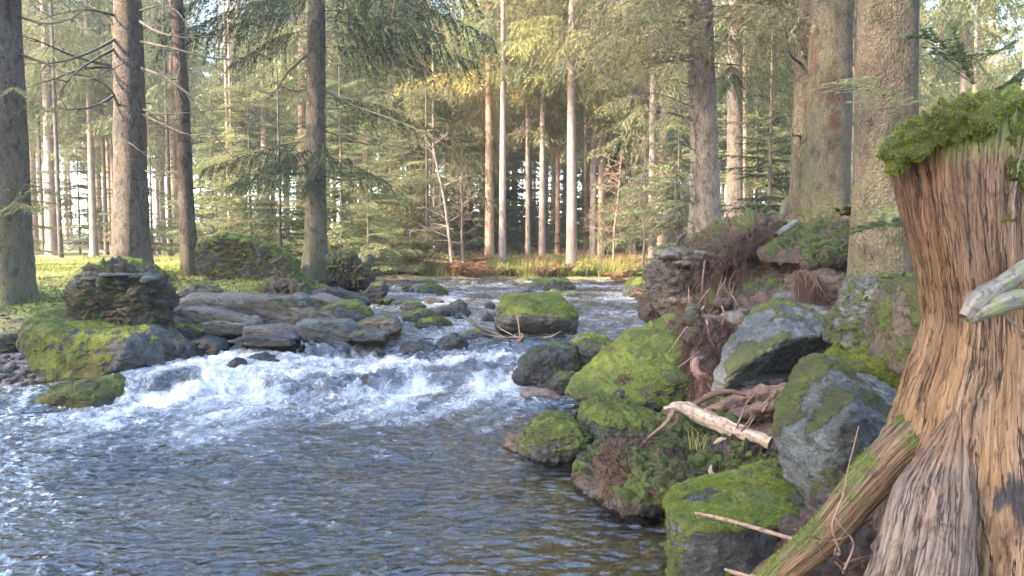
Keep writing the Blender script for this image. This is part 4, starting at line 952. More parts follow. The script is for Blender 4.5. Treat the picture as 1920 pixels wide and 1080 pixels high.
FAR = [
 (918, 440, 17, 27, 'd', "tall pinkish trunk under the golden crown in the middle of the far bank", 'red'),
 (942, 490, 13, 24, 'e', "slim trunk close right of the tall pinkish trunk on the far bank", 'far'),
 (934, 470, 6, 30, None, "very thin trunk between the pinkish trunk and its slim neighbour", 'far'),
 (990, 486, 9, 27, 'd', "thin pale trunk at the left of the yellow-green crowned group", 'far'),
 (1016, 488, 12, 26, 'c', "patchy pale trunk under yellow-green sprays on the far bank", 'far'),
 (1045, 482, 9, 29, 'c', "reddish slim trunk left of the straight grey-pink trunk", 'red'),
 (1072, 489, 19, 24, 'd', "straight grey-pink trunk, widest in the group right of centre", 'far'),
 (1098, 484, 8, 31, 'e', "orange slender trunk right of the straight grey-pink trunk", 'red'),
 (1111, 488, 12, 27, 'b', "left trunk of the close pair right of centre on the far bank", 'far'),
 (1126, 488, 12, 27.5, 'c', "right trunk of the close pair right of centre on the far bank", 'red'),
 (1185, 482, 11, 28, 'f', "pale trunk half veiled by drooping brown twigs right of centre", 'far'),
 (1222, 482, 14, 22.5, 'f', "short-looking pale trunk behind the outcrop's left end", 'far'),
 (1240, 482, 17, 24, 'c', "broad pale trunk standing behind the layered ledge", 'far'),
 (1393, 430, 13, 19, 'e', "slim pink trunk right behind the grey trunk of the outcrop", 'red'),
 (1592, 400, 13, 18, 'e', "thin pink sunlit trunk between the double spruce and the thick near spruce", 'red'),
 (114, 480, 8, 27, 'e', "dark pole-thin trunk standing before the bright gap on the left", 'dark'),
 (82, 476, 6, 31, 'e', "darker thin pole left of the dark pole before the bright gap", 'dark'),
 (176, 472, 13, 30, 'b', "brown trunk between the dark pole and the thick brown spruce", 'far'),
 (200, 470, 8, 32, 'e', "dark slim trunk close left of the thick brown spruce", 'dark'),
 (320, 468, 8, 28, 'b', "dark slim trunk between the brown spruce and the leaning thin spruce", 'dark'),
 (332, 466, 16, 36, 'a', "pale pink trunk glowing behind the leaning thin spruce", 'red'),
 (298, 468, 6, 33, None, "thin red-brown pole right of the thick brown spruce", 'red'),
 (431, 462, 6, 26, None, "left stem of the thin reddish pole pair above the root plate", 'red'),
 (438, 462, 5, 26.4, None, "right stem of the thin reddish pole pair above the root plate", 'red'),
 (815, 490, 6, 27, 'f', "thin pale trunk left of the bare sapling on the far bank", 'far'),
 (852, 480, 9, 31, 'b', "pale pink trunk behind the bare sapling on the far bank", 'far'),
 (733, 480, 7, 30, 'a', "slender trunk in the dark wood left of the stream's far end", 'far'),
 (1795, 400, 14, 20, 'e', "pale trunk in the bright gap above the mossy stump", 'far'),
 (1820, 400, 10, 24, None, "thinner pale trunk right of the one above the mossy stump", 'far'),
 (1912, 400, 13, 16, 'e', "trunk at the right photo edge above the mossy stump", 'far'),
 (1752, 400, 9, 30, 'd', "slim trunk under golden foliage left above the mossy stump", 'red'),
]
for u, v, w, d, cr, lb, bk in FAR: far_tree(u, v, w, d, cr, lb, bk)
YG = [
 (800, 500, 22.5, 'y3', 1.0, "small olive spruce at the far bank left of the bare sapling"),
 (770, 490, 24, 'y4', .8, "bushy young spruce behind the small olive spruce"),
 (690, 478, 19, 'y2', .75, "dark young spruce above the dark root plate"),
 (640, 470, 21, 'y2', 1.0, "young spruce screening the wood right of the mid-left spruce"),
 (525, 470, 18.5, 'y1', .9, "blue-green young spruce left of the mid-left spruce"),
 (470, 470, 22, 'y4', .9, "tall young spruce behind the moss-capped root plate"),
 (400, 468, 26, 'y2', 1.0, "young spruce behind the leaning thin spruce"),
 (285, 468, 27, 'y2', .9, "young spruce behind the thick brown spruce"),
 (150, 470, 33, 'y4', .9, "young spruce in the bright left background"),
 (960, 478, 31, 'y2', .9, "dark young spruce behind the pinkish trunks"),
 (978, 486, 30, 'y3', .9, "small pale spruce at the foot of the yellow-green group"),
 (880, 478, 30, 'y4', .9, "young spruce left of the tall pinkish trunk"),
 (1055, 484, 33, 'y3', .75, "small spruce between the reddish slim trunk and the grey-pink trunk"),
 (1155, 480, 30, 'y4', .7, "young spruce between the close pair and the twig-veiled trunk"),
 (1270, 460, 20, 'y4', .8, "young spruce behind the layered ledge"),
 (1440, 420, 13.5, 'y1', .85, "young spruce filling the gap left of the double spruce"),
 (1415, 420, 17, 'y2', 1.0, "taller young spruce behind the one beside the double spruce"),
 (1470, 420, 20, 'y4', 1.0, "large young spruce deep behind the double spruce"),
 (1600, 400, 15, 'y2', .6, "young spruce glimpsed between the two thick near trunks"),
 (20, 470, 24, 'y4', .8, "young spruce at the left photo edge behind the nearest left trunk"),
 (580, 470, 28, 'y4', 1.0, "young spruce directly behind the mid-left spruce"),
 (735, 480, 27, 'y2', 1.0, "young spruce behind the dark stump at the stream's far end"),
]
for u, v, d, k, s, lb in YG:
    p = P(u, v, d)
    root = obj("young_spruce", None, None, (p[0], p[1], tz(p[0], p[1]) - .05), lb, "tree", "young spruces of the understory")
    t = obj("trunk", YT, root); t.scale = (s * 1.1, s * 1.1, s * .9)
    c = obj("crown", YOUNG[k], root); c.scale = (s, s, s); c.rotation_euler = (0, 0, random.random() * 6.28)
# the wood behind: many spruces nobody can tell apart
rr_ = random.Random(3); placed = []
def try_place(x, y, mind):
    if any((x - a) ** 2 + (y - b) ** 2 < mind ** 2 for a, b in placed): return False
    placed.append((x, y)); return True
cnt = 0
while cnt < 220:
    y = 27 + 75 * rr_.random() ** .9; x = rr_.uniform(-.80, .80) * y
    u = 960 + x / y * FPX
    if y < 34 and 860 < u < 1260: continue
    if 60 < u < 330 and rr_.random() < .45: continue        # brighter, thinner wood on the left
    if u > 1700 and rr_.random() < .55: continue
    if not try_place(x, y, 1.7): continue
    s = rr_.uniform(.75, 1.25)
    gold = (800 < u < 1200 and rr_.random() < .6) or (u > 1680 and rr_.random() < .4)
    root = obj("spruce_tree", None, None, (x, y, tz(x, y)), "one of many distant spruces in the dense wood behind the stream", "tree", "distant spruces of the background wood")
    t = obj("trunk", FT[rr_.choice(['far', 'far', 'red', 'dark'] if 400 < u else ['far', 'far', 'red'])], root); t.scale = (s, s, 1)
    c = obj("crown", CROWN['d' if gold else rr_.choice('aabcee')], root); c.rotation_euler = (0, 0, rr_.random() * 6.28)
    w = rr_.uniform(1.1, 1.6); hs = 1.0 + max(0, (y - 32) / 70); c.scale = (w, w, hs * rr_.uniform(.85, 1.1)); t.scale = (s, s, hs * 1.05); cnt += 1
cnt = 0
while cnt < 80:
    y = 28 + 50 * rr_.random(); x = rr_.uniform(-.72, .72) * y
    if cnt < 16: y = rr_.uniform(30, 46); x = rr_.uniform(-.10, .22) * y
    u = 960 + x / y * FPX
    if 60 < u < 330 and rr_.random() < .5: continue
    if not try_place(x, y, 1.3): continue
    root = obj("young_spruce", None, None, (x, y, tz(x, y) - .05), "one of many young spruces filling the distant understory", "tree", "distant young spruces")
    s = rr_.uniform(.6, 1.15); t = obj("trunk", YT, root); t.scale = (s, s, s)
    c = obj("crown", YOUNG[rr_.choice(['y2', 'y3', 'y4', 'y4'])], root); c.scale = (s, s, s); c.rotation_euler = (0, 0, rr_.random() * 6.28); cnt += 1
# unseen wood beside the stream, its spruces added to shade pool and near banks
for x, y in [(-8, 4.2), (-9.5, .8), (-11.5, 3.6), (-13.5, .5), (-7.5, -1.5), (-15.5, 3.5), (-10.5, -4), (-17, -2), (-13.5, -4.5), (-19, 1.5), (-9, 7.0), (-13, 6.8), (-16.5, 7.5), (-20, 5.5), (12, 10), (14, 15), (11, 5), (17, 8), (18, 20), (9, 1), (7.5, 4.5), (7, -1.5), (4, -4.5), (-4, -5), (-8, -3), (8, -6), (-7, -9), (11, -3), (-12, -1), (-9, -14)]:
    root = obj("spruce_tree", None, None, (x, y, tz(x, y)), "unseen spruce added beside the stream to shade the pool and near banks", "tree", "added shade spruces out of view")
    obj("trunk", FT['far'], root); c = obj("crown", CROWN[rr_.choice('abc')], root); c.rotation_euler = (0, 0, rr_.random() * 6)

# ---------------------------------------------------------------- near spruces with their own trunks and limbs
NEARP = [spray_branch(60 + s, 2.6, .8, .75, 2.2, .075, .017, 1.25, .14, .06, 2.0) for s in range(4)]
OLIVEP = [spray_branch(80 + s, 2.2, .7, .8, 2.0, .065, .015, 1.0, .1, .3, 1.6) for s in range(4)]
LIGHTP = [spray_branch(90 + s, 1.8, .6, .4, 1.8, .075, .016, .5, .1, .1, 1.5) for s in range(2)]

def near_tree(label, pix, d, w0, w1, bark, H=18, seed=0, moss=None, patch=None, flare=1.6, fl_h=.35, seg=40, n=110, sink=.15, name="spruce_tree"):
    """pix: trunk axis through photo points from foot to the picture's top; then straight on to height H"""
    pts = [P(u, v, d) for u, v in pix]; foot = pts[0]
    dirv = pts[-1] - pts[0]; k = (H - (pts[-1][2] - foot[2])) / dirv[2]
    path = [foot - A([0, 0, sink])] + pts[1:] + [pts[-1] + dirv * k * .5, pts[-1] + dirv * k]
    path = [p - foot for p in path]
    root = obj(name, None, None, foot, label, "tree")
    hz = pts[-1][2] - foot[2]
    r0, r1 = w0 / FPX * d / 2, w1 / FPX * d / 2
    slope = (r0 - r1) / hz
    rt = max(.02, r0 - slope * H)
    pt = [(p - foot, a, b) for p, a, b in patch] if patch else None
    me, pp, rr = trunk_mesh("trunk", M[bark], path, r0, rt, seg, n, flare, fl_h, seed, moss, .05, 5, pt, rscale=2.5)
    obj("trunk", me, root)
    return root, foot

def limb(root, foot, pts, r0=.022, mat='twig_dark', twigs=6, seed=0, r1=.004, tl=.35):
    """bare dead branch traced through (u, v, d), with a few forked twigs"""
    r = np.random.default_rng(seed)
    path = spline([P(*p) - foot for p in pts], 26)
    path = path + np.cumsum(r.normal(size=path.shape) * .006, axis=0) * np.linspace(0, 1, 26)[:, None]
    r0 *= 1.35 if mat == 'twig_dark' else 1.0
    V, F, uv = tube_arrays(path, np.linspace(r0, r1, 26), 6, .15, 20, seed)
    parts = [(V, F, {})]; uvs = [uv]
    for k in range(twigs):
        i = int(r.integers(6, 24)); t = path[i] - path[i - 1]; t /= np.linalg.norm(t) + 1e-9
        q = t + r.normal(size=3) * .7; q /= np.linalg.norm(q); l = tl * r.uniform(.4, 1.3)
        tp = spline([path[i], path[i] + q * l * .5 + r.normal(size=3) * .03, path[i] + q * l + A([0, 0, r.normal() * .08])], 7)
        v, f, u2 = tube_arrays(tp, np.linspace(r0 * .4, r1 * .6, 7), 4, 0); parts.append((v, f, {})); uvs.append(u2)
    V, F, _ = join(parts)
    return obj("branch", make_mesh("branch", V, F, M[mat], {"moss": np.zeros(len(V))}, uv=np.vstack(uvs)), root)

def bough(root, foot, at, az, sc, protos, mat, seed, tilt=0.0):
    r = random.Random(seed); b = protos[r.randrange(len(protos))]
    V, dd, tt = place(b, az, P(*at) - foot, sc, tilt)
    V = V + .05 * np.stack([fbm(V * .9 + seed, 2), fbm(V * .9 + 7 + seed, 2), fbm(V * .9 + 13 + seed, 2)], -1)
    return obj("bough", make_mesh("bough", V, np.arange(len(V)).reshape(-1, 3), M[mat], {"dead": dd, "tint": tt}, smooth=False), root)

# left edge trunk
t1, f1 = near_tree("thick grey-green trunk cut by the left photo edge", [(22, 578), (16, 420), (10, 200), (2, 0)], 12.2, 80, 62, 'bark_grey', seed=1, moss=(.7, 2.0, .35, 1.5))
t2, f2 = near_tree("thick brown spruce behind the stone stack, with bare dead limbs on both sides", [(247, 518), (246, 430), (243, 200), (239, 0)], 14.6, 66, 44, 'bark_grey', seed=2, moss=(.25, .6, .1, 3.0))
t3, f3 = near_tree("thin leaning spruce beside the moss-capped root plate", [(362, 506), (350, 400), (342, 200), (331, 0)], 14.4, 30, 22, 'bark_pale', seed=3, moss=(.9, .5, .15, 0), flare=1.5)
t4, f4 = near_tree("spruce between the two root plates with dark drooping boughs", [(594, 512), (592, 400), (592, 200), (594, 0)], 15.0, 42, 30, 'bark_grey', seed=4, moss=(.9, .5, .3, 3.0))
t5, f5 = near_tree("tan-grey spruce rising behind the earth overhang on the right bank", [(1324, 470), (1322, 350), (1318, 200), (1312, 0)], 11.3, 56, 44, 'bark_lit', seed=5, moss=(.3, 1.0, .15, 2.5))
t6, f6 = near_tree("grey spruce half hidden behind the tan one on the right bank", [(1376, 440), (1378, 300), (1378, 150), (1380, 0)], 15.5, 30, 26, 'bark_lit', seed=6, moss=(.2, 1.0, .5, 2.0))
t7, f7 = near_tree("left trunk of the double spruce on top of the right bank", [(1502, 415), (1507, 300), (1512, 150), (1516, 0)], 9.3, 46, 36, 'bark_pale', seed=7, moss=(.3, 1, .35, 2.0), flare=1.2)
t8, f8 = near_tree("right trunk of the double spruce with dark red scars", [(1546, 415), (1551, 300), (1557, 150), (1560, 0)], 8.6, 86, 62, 'bark_pale', seed=8, moss=(.5, 1.5, .55, 2.0), flare=1.15,
                   patch=[(P(1562, 168, 8.4), .16, .19), (P(1558, 230, 8.4), .06, .12), (P(1530, 85, 8.4), .045, .2), (P(1555, 275, 8.4), .05, .06)])
t9, f9 = near_tree("thickest near spruce standing behind the layered grey rock", [(1648, 665), (1651, 520), (1660, 280), (1666, 0)], 5.6, 118, 86, 'bark_pale', seed=9, moss=(.7, 1.2, .3, 2.4), flare=1.1, seg=64, n=170)
# bare limbs of the left trees
LIMBS = [
 (t2, f2, [(222, 70, 14.5), (175, 95, 13.8), (110, 118, 13.2), (30, 125, 12.8)], .024), (t2, f2, [(222, 88, 14.6), (190, 105, 14), (140, 140, 13.5), (95, 198, 13)], .026),
 (t2, f2, [(218, 125, 14.6), (150, 110, 13.9), (80, 82, 13.2), (20, 66, 12.8)], .022), (t2, f2, [(226, 128, 14.6), (160, 128, 14), (100, 150, 13.5), (40, 168, 13)], .022),
 (t2, f2, [(220, 175, 14.5), (175, 200, 14), (120, 205, 13.6), (50, 210, 13.2)], .020), (t2, f2, [(262, 40, 14.5), (300, 60, 14), (370, 68, 13.4), (520, 48, 12.8)], .024),
 (t2, f2, [(264, 78, 14.5), (330, 92, 14), (420, 112, 13.4), (520, 96, 13)], .024), (t2, f2, [(266, 128, 14.5), (320, 150, 14), (400, 205, 13.3), (470, 245, 12.9)], .026),
 (t2, f2, [(268, 205, 14.5), (300, 214, 14), (360, 212, 13.6), (450, 200, 13.2)], .020), (t2, f2, [(268, 215, 14.5), (310, 235, 14), (360, 255, 13.6), (430, 262, 13.2)], .020),
 (t2, f2, [(270, 320, 14.5), (300, 326, 14.2), (345, 332, 13.9)], .016), (t2, f2, [(226, 205, 14.4), (205, 165, 14), (170, 145, 13.7), (140, 138, 13.4)], .016),
 (t2, f2, [(268, 285, 14.5), (285, 288, 14.3), (318, 294, 14.0), (340, 290, 13.8)], .013), (t2, f2, [(226, 258, 14.5), (250, 275, 14.2), (278, 302, 14)], .013),
 (t2, f2, [(262, 20, 14.5), (310, 10, 14), (345, 40, 13.6), (352, 120, 13.3)], .016), (t2, f2, [(222, 30, 14.5), (150, 18, 13.8), (60, 40, 13)], .02),
 (t3, f3, [(345, 170, 14.4), (390, 232, 14), (440, 300, 13.5), (530, 345, 13)], .016), (t3, f3, [(340, 110, 14.4), (330, 180, 14), (325, 210, 13.8)], .014),
 (t1, f1, [(30, 100, 12.2), (80, 118, 12), (150, 150, 11.8), (205, 128, 11.6)], .02), (t1, f1, [(30, 30, 12.2), (90, 44, 12), (170, 26, 11.7)], .02),
 (t4, f4, [(606, 168, 15), (660, 195, 14.5), (760, 232, 13.8), (850, 280, 13.2)], .026), (t4, f4, [(606, 205, 15), (650, 240, 14.5), (720, 262, 14), (800, 262, 13.5)], .022),
 (t4, f4, [(608, 245, 15), (680, 268, 14.4), (750, 285, 14), (760, 335, 13.8)], .02), (t4, f4, [(580, 100, 15), (545, 130, 14.6), (520, 165, 14.2), (505, 180, 14)], .018),
 (t4, f4, [(580, 165, 15), (550, 172, 14.7), (515, 150, 14.4)], .014), (t4, f4, [(605, 330, 15), (650, 338, 14.6), (720, 332, 14.2), (800, 340, 13.8)], .016),
 (t7, f7, [(1502, 120, 9.2), (1480, 100, 9.0), (1470, 60, 8.8)], .014), (t7, f7, [(1500, 255, 9.2), (1488, 250, 9.1), (1478, 225, 9.0)], .012),
]
for i, (tr, ft, pl, r0) in enumerate(LIMBS): limb(tr, ft, pl, r0, seed=i, twigs=7)
for i in range(26):   # short snags on the trunks
    tr, ft, u, d = random.choice([(t2, f2, 246, 14.6), (t3, f3, 348, 14.4), (t4, f4, 593, 15), (t5, f5, 1320, 11.3), (t2, f2, 246, 14.6)])
    v = random.uniform(40, 430); sdir = random.choice([-1, 1]); w = 26 if u in (246, 1320) else 13; l = random.uniform(8, 55)
    limb(tr, ft, [(u + sdir * w * .8, v, d), (u + sdir * (w + l * .5), v + random.uniform(-6, 8), d - .1), (u + sdir * (w + l), v + random.uniform(-8, 16), d - .25)], .010, seed=100 + i, twigs=2, tl=.15)
# pale dead twigs veiling the tan spruce
for i in range(34):
    v = random.uniform(10, 430); sdir = -1 if random.random() < .8 else 1; l = random.uniform(60, 200) * (1 if sdir < 0 else .5)
    limb(t5, f5, [(1320 + sdir * 20, v, 11.2), (1320 + sdir * (20 + l * .5), v + random.uniform(-30, 30), 10.9), (1320 + sdir * (20 + l), v + random.uniform(0, 80), 10.6)], (.011), 'stick_pale', seed=200 + i, twigs=5, tl=.4, r1=.002)
# boughs: dark ones on the mid-left spruce, olive ones over the right bank, light ones at the left edge
for i, (u, v, d, az, sc) in enumerate([(600, 20, 15, -.25, 1.05), (600, -40, 15, -.5, 1.1), (600, 60, 15, .1, .8), (585, 25, 15, 3.4, .9), (585, 60, 15, 2.9, .75), (600, -70, 15, -.1, 1.2), (590, -50, 15, 3.8, 1.0), (600, 300, 15, -.5, .75), (590, 270, 15, 3.5, .8), (590, 290, 15, 3.0, .7),
                                       (600, 275, 15, -1.2, .75), (592, 285, 15, -1.7, .7), (590, 310, 15, -2.3, .7), (600, 185, 15, -.35, 1.0), (596, -20, 15, -1.4, .8), (590, 10, 15, -2.0, .75), (600, -100, 15, -.35, 1.35), (596, 330, 15, -1.5, .5), (600, 0, 15, -.7, 1.25), (600, 40, 15, -.05, 1.2), (600, -30, 15, .05, 1.3), (590, 0, 15, 3.3, 1.15), (590, -60, 15, 3.0, 1.25), (600, 90, 15, -.45, .95), (598, -80, 15, -.9, 1.2)]):
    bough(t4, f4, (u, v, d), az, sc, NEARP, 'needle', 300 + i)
for i in range(44):
    v = random.uniform(-190, 130); az = random.choice([random.uniform(-2.9, -2.2), random.uniform(2.6, 3.6), random.uniform(-1.6, -.8), random.uniform(-.4, .3)])
    bough(t5, f5, (1316, v, 11.3), az, random.uniform(.8, 1.45), OLIVEP, 'needle_olive', 330 + i, random.uniform(-.2, .1))
for i in range(10):
    bough(t6, f6, (1378, random.uniform(-120, 160), 15.5), random.uniform(-3.1, 0.2), random.uniform(.6, 1.0), NEARP, 'needle', 360 + i)
for i in range(12):
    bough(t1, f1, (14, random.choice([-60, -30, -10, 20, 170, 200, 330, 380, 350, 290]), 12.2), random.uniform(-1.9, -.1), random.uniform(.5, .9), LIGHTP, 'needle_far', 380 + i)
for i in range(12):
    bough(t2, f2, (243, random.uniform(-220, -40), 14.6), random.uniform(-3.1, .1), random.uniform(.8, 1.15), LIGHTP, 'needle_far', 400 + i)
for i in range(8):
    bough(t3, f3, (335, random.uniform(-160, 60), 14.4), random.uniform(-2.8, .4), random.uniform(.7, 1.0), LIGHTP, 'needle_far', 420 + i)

# ---------------------------------------------------------------- the weathered stump
SD = 2.85
rows = [(215, 1690, 1985), (300, 1686, 1985), (380, 1702, 1985), (460, 1722, 1986), (540, 1741, 1992), (600, 1746, 2000), (660, 1736, 2015), (720, 1716, 2035), (780, 1702, 2060), (840, 1684, 2090), (900, 1672, 2125), (980, 1664, 2160), (1070, 1655, 2190), (1180, 1640, 2230)]
n_r, seg = 420, 420
cl = A([P((a + b) / 2, v, SD) for v, a, b in rows]); rad = A([(b - a) / 2 / FPX * SD for v, a, b in rows])
tt = np.linspace(0, len(rows) - 1, n_r)
C = spline(cl, n_r); R0 = np.interp(tt, np.arange(len(rows)), rad)
th = np.linspace(0, 2 * np.pi, seg, endpoint=False)
hh = np.linspace(0, 1, n_r)      # 0 top .. 1 foot
L = np.concatenate([[0], np.cumsum(np.linalg.norm(np.diff(C, axis=0), axis=1))])
TH, HH = np.meshgrid(th, hh); LL = np.repeat(L[:, None], seg, 1)
swirl = TH + .25 * LL                       # grain twists a little round the stem
qa = np.stack([np.cos(swirl) * 1.6, np.sin(swirl) * 1.6, LL * .55], -1).reshape(-1, 3)
lob = fbm(qa * 1.0 + 3, 3).reshape(TH.shape); fib = ridged(qa * A([7, 7, 1.6]) + 8, 3).reshape(TH.shape); fib2 = ridged(qa * A([26, 26, 3.2]) + 2, 3).reshape(TH.shape)
chunk = fbm(np.stack([np.cos(swirl) * 5, np.sin(swirl) * 5, LL * 7], -1).reshape(-1, 3), 3).reshape(TH.shape)
def ang(u): return u
butt = sstep(.60, 1.0, HH)
roots_th = [(-1.9, .55), (-2.85, .40), (-.75, .4), (.8, .4), (2.1, .4)]   # front-left, left, front-right, back
flare = sum(np.exp(-((np.angle(np.exp(1j * (TH - a)))) / w) ** 2) for a, w in roots_th)
Rr = R0[:, None] * (1 + .09 * lob * (.5 + HH) + .020 * fib + .011 * fib2 + .028 * chunk + butt * (.20 * flare - .06 + .30 * sstep(.7, 1, HH) * np.exp(-((np.angle(np.exp(1j * (TH + 1.95)))) / .45) ** 2)))
Dx = np.cos(TH); Dy = np.sin(TH)
V = np.stack([C[:, 0][:, None] + Rr * Dx, C[:, 1][:, None] + Rr * Dy * .92, np.repeat(C[:, 2][:, None], seg, 1)], -1)
# slanted broken top, low on the left
top = sstep(.12, 0, HH); V[..., 2] += top * (.30 * (V[..., 0] - C[0, 0]) + .02 * fib)
V = V.reshape(-1, 3); F = grid_faces(n_r, seg, True)[:, ::-1]
Vt = np.vstack([V, A([C[0]]) + A([[0, 0, .0]])]); k = np.arange(seg)
capf = np.stack([k, (k + 1) % seg, np.full(seg, len(V)), np.full(seg, len(V))], -1)[:, ::-1]
uv = np.stack([(swirl / 6.2832 * 1.7), LL], -1).reshape(-1, 2); uv = np.vstack([uv, [[0, 0]]])
Fq = F; Ft = capf[:, 1:][:, ::1]
uu = 960 + V[:, 0] / V[:, 1] * FPX; vv = HORIZON + (CAM_Z - V[:, 2]) / V[:, 1] * FPX
grey = np.clip(sstep(.62, .95, HH.ravel()) * (.55 + .8 * lob.ravel()) + .5 * sstep(.15, .5, lob.ravel()) , 0, 1)
red = np.clip(sstep(.45, .12, HH.ravel()) * (1.0 - .3 * chunk.ravel()), 0, 1)
char = np.exp(-(((V[:, 0] - P(1880, 950, 2.6)[0]) / .10) ** 2 + ((V[:, 2] - P(1880, 930, 2.6)[2]) / .12) ** 2)) * (np.sin(TH.ravel()) < 0)
mossa = .5 * sstep(.78, .98, HH.ravel()) * sstep(-.2, .4, fbm(V * 5, 3)) + .75 * sstep(.16, .02, HH.ravel())
base = A([C[-1, 0], C[-1, 1], .35])
stump = obj("tree_stump", None, None, base, "tall weathered barkless stump with a thick green moss cap in the right foreground", "stump")
ad = lambda a: np.append(a, a[0])
Fs = np.vstack([quads_to_tris(F), capf[:, :3] if False else np.stack([(k + 1) % seg, k, np.full(seg, len(V))], -1)[:, ::-1]])
obj("stem", make_mesh("stem", Vt - base, Fs, M['wood'], {"grey": ad(grey), "red": ad(red), "char": ad(char), "moss": ad(mossa)}, uv=uv), stump)

def wood_root(pts, radii, name="root", mossamt=0.0, greyv=.6, redv=.2, seg=90, n=170, seed=1, parent=stump, label=None, up_moss=True):
    path = spline([P(*p) for p in pts], n); rr = np.interp(np.linspace(0, 1, n), np.linspace(0, 1, len(radii)), radii)
    L = np.concatenate([[0], np.cumsum(np.linalg.norm(np.diff(path, axis=0), axis=1))])
    th = np.linspace(0, 2 * np.pi, seg, endpoint=False); TH, LL = np.meshgrid(th, L)
    qa = np.stack([np.cos(TH) * 1.3, np.sin(TH) * 1.3, LL * 1.2 + seed], -1).reshape(-1, 3)
    R = rr[:, None] * (1 + .14 * fbm(qa + seed, 3) + .035 * ridged(qa * A([6, 6, 1.5]) + seed, 3) + .018 * ridged(qa * A([22, 22, 2.5]), 2)).reshape(TH.shape)
    V, F, uv = tube_arrays(path, R, seg, 0, cap=False); uv = uv * A([[1.0, 1.0]])
    nn = vnormals(V, F)
    ms = np.clip(mossamt * (.4 + .9 * nn[:, 2] + .8 * fbm(V * 6 + seed, 3)), 0, 1)
    gv = np.clip(greyv * np.repeat(sstep(0, .45, np.linspace(0, 1, n)), seg) + .5 * fbm(V * 5, 3), 0, 1)
    o = obj(name, make_mesh(name, V - base, F, M['wood'], {"grey": gv, "red": np.full(len(V), redv), "char": np.zeros(len(V)), "moss": ms}, uv=uv), parent, label=label)
    if mossamt > .3:
        b = blades(V - base, F, sstep(.35, .8, ms), 5000, .014, .0035, seed=seed)
        if b: obj("moss", make_mesh("moss", b[0], b[1], M['blade_lime'], {**b[2], "dead": np.zeros(len(b[0]))}, smooth=False), o, kind="stuff")
    return o
wood_root([(1830, 690, 2.98), (1745, 790, 2.88), (1672, 860, 2.80), (1612, 925, 2.76), (1545, 1005, 2.75), (1470, 1070, 2.78), (1400, 1150, 2.85)], [.06, .085, .075, .068, .062, .056, .05], mossamt=.75, greyv=.25, redv=.25, seed=3)
wood_root([(1800, 770, 2.66), (1775, 860, 2.64), (1752, 950, 2.56), (1732, 1060, 2.42), (1705, 1190, 2.28)], [.02, .08, .125, .14, .155], mossamt=.2, greyv=1.0, redv=.0, seed=5, n=200, seg=120)
wood_root([(1930, 850, 2.75), (1960, 960, 2.6), (1990, 1060, 2.5), (2040, 1160, 2.4)], [.12, .11, .10, .09], mossamt=.3, greyv=.3, redv=.3, seed=7)

def moss_pad(name, pts, parent, base, n, length, width, seed, thick=.02, droop=.0, rough=.07):
    c, N, D = hull_planes(pts); I, F = ico(6)
    ext = np.ptp(pts, axis=0); size = float(np.cbrt(np.prod(ext))); dr = I * np.maximum(ext, .3 * ext.max()); dr /= np.linalg.norm(dr, axis=1)[:, None]
    kk = 22 / size; acc = 0
    for a, b in zip(N, D): acc = acc + np.exp(-kk * b / np.maximum(dr @ a, .05))
    V = c + dr * (-np.log(acc) / kk)[:, None]; nn = vnormals(V, F)
    V = V + nn * (size * rough * (fbm(V * 9, 3) + .7 * fbm(V * 30, 2)))[:, None]
    o = obj(name, make_mesh(name, V - base, F, M['soil'], {"moss": np.ones(len(V)), "wet": np.zeros(len(V)), "soil": np.zeros(len(V))}), parent)
    b = blades(V - base, F, np.ones(len(V)), n, length, width, seed=seed, spread=.55, droop=droop, up=0)
    obj("moss_shoots", make_mesh("moss_shoots", b[0], b[1], M['blade_cap'], {**b[2], "dead": np.zeros(len(b[0]))}, smooth=False), o, kind="stuff")
    return o
def ringpad(front, back): return np.vstack([raw(*front), raw(*back)])
moss_pad("moss_cap", ringpad([(1664, 322, 2.74), (1652, 290, 2.74), (1656, 268, 2.72), (1690, 240, 2.66), (1740, 208, 2.6), (1800, 182, 2.56), (1860, 170, 2.56), (1692, 318, 2.66), (1760, 258, 2.58), (1830, 220, 2.53), (1890, 206, 2.53)],
                             [(1710, 258, 3.1), (1790, 208, 3.2), (1900, 182, 3.2), (1960, 190, 3.05), (1980, 210, 2.8), (1940, 205, 2.6)]), stump, base, 44000, .012, .0024, 1, droop=.4, rough=.07)
moss_pad("moss_cap", ringpad([(1880, 172, 2.56), (1930, 172, 2.55), (1990, 190, 2.62), (2000, 330, 2.62), (1960, 410, 2.58), (1915, 345, 2.545), (1888, 260, 2.55)],
                             [(1900, 180, 2.8), (1990, 200, 2.85), (1990, 340, 2.8)]), stump, base, 22000, .012, .0024, 2, droop=.5, rough=.08)

# ---------------------------------------------------------------- logs, sticks and roots
def stick(name, label, pts, radii, mat, cat, seg=16, n=60, rough=.14, rs=14, seed=0, parent=None, group=None, origin=None):
    path = spline([P(*p) for p in pts], n); rr = np.interp(np.linspace(0, 1, n), np.linspace(0, 1, len(radii)), radii)
    V, F, uv = tube_arrays(path, rr, seg, rough, rs, seed)
    b = origin if origin is not None else A([path[:, 0].mean(), path[:, 1].mean(), path[:, 2].min()])
    return obj(name, make_mesh(name, V - b, F, M[mat], {"moss": np.zeros(len(V))}, uv=uv), parent, b if parent is None else None, label, cat if parent is None else None, group)

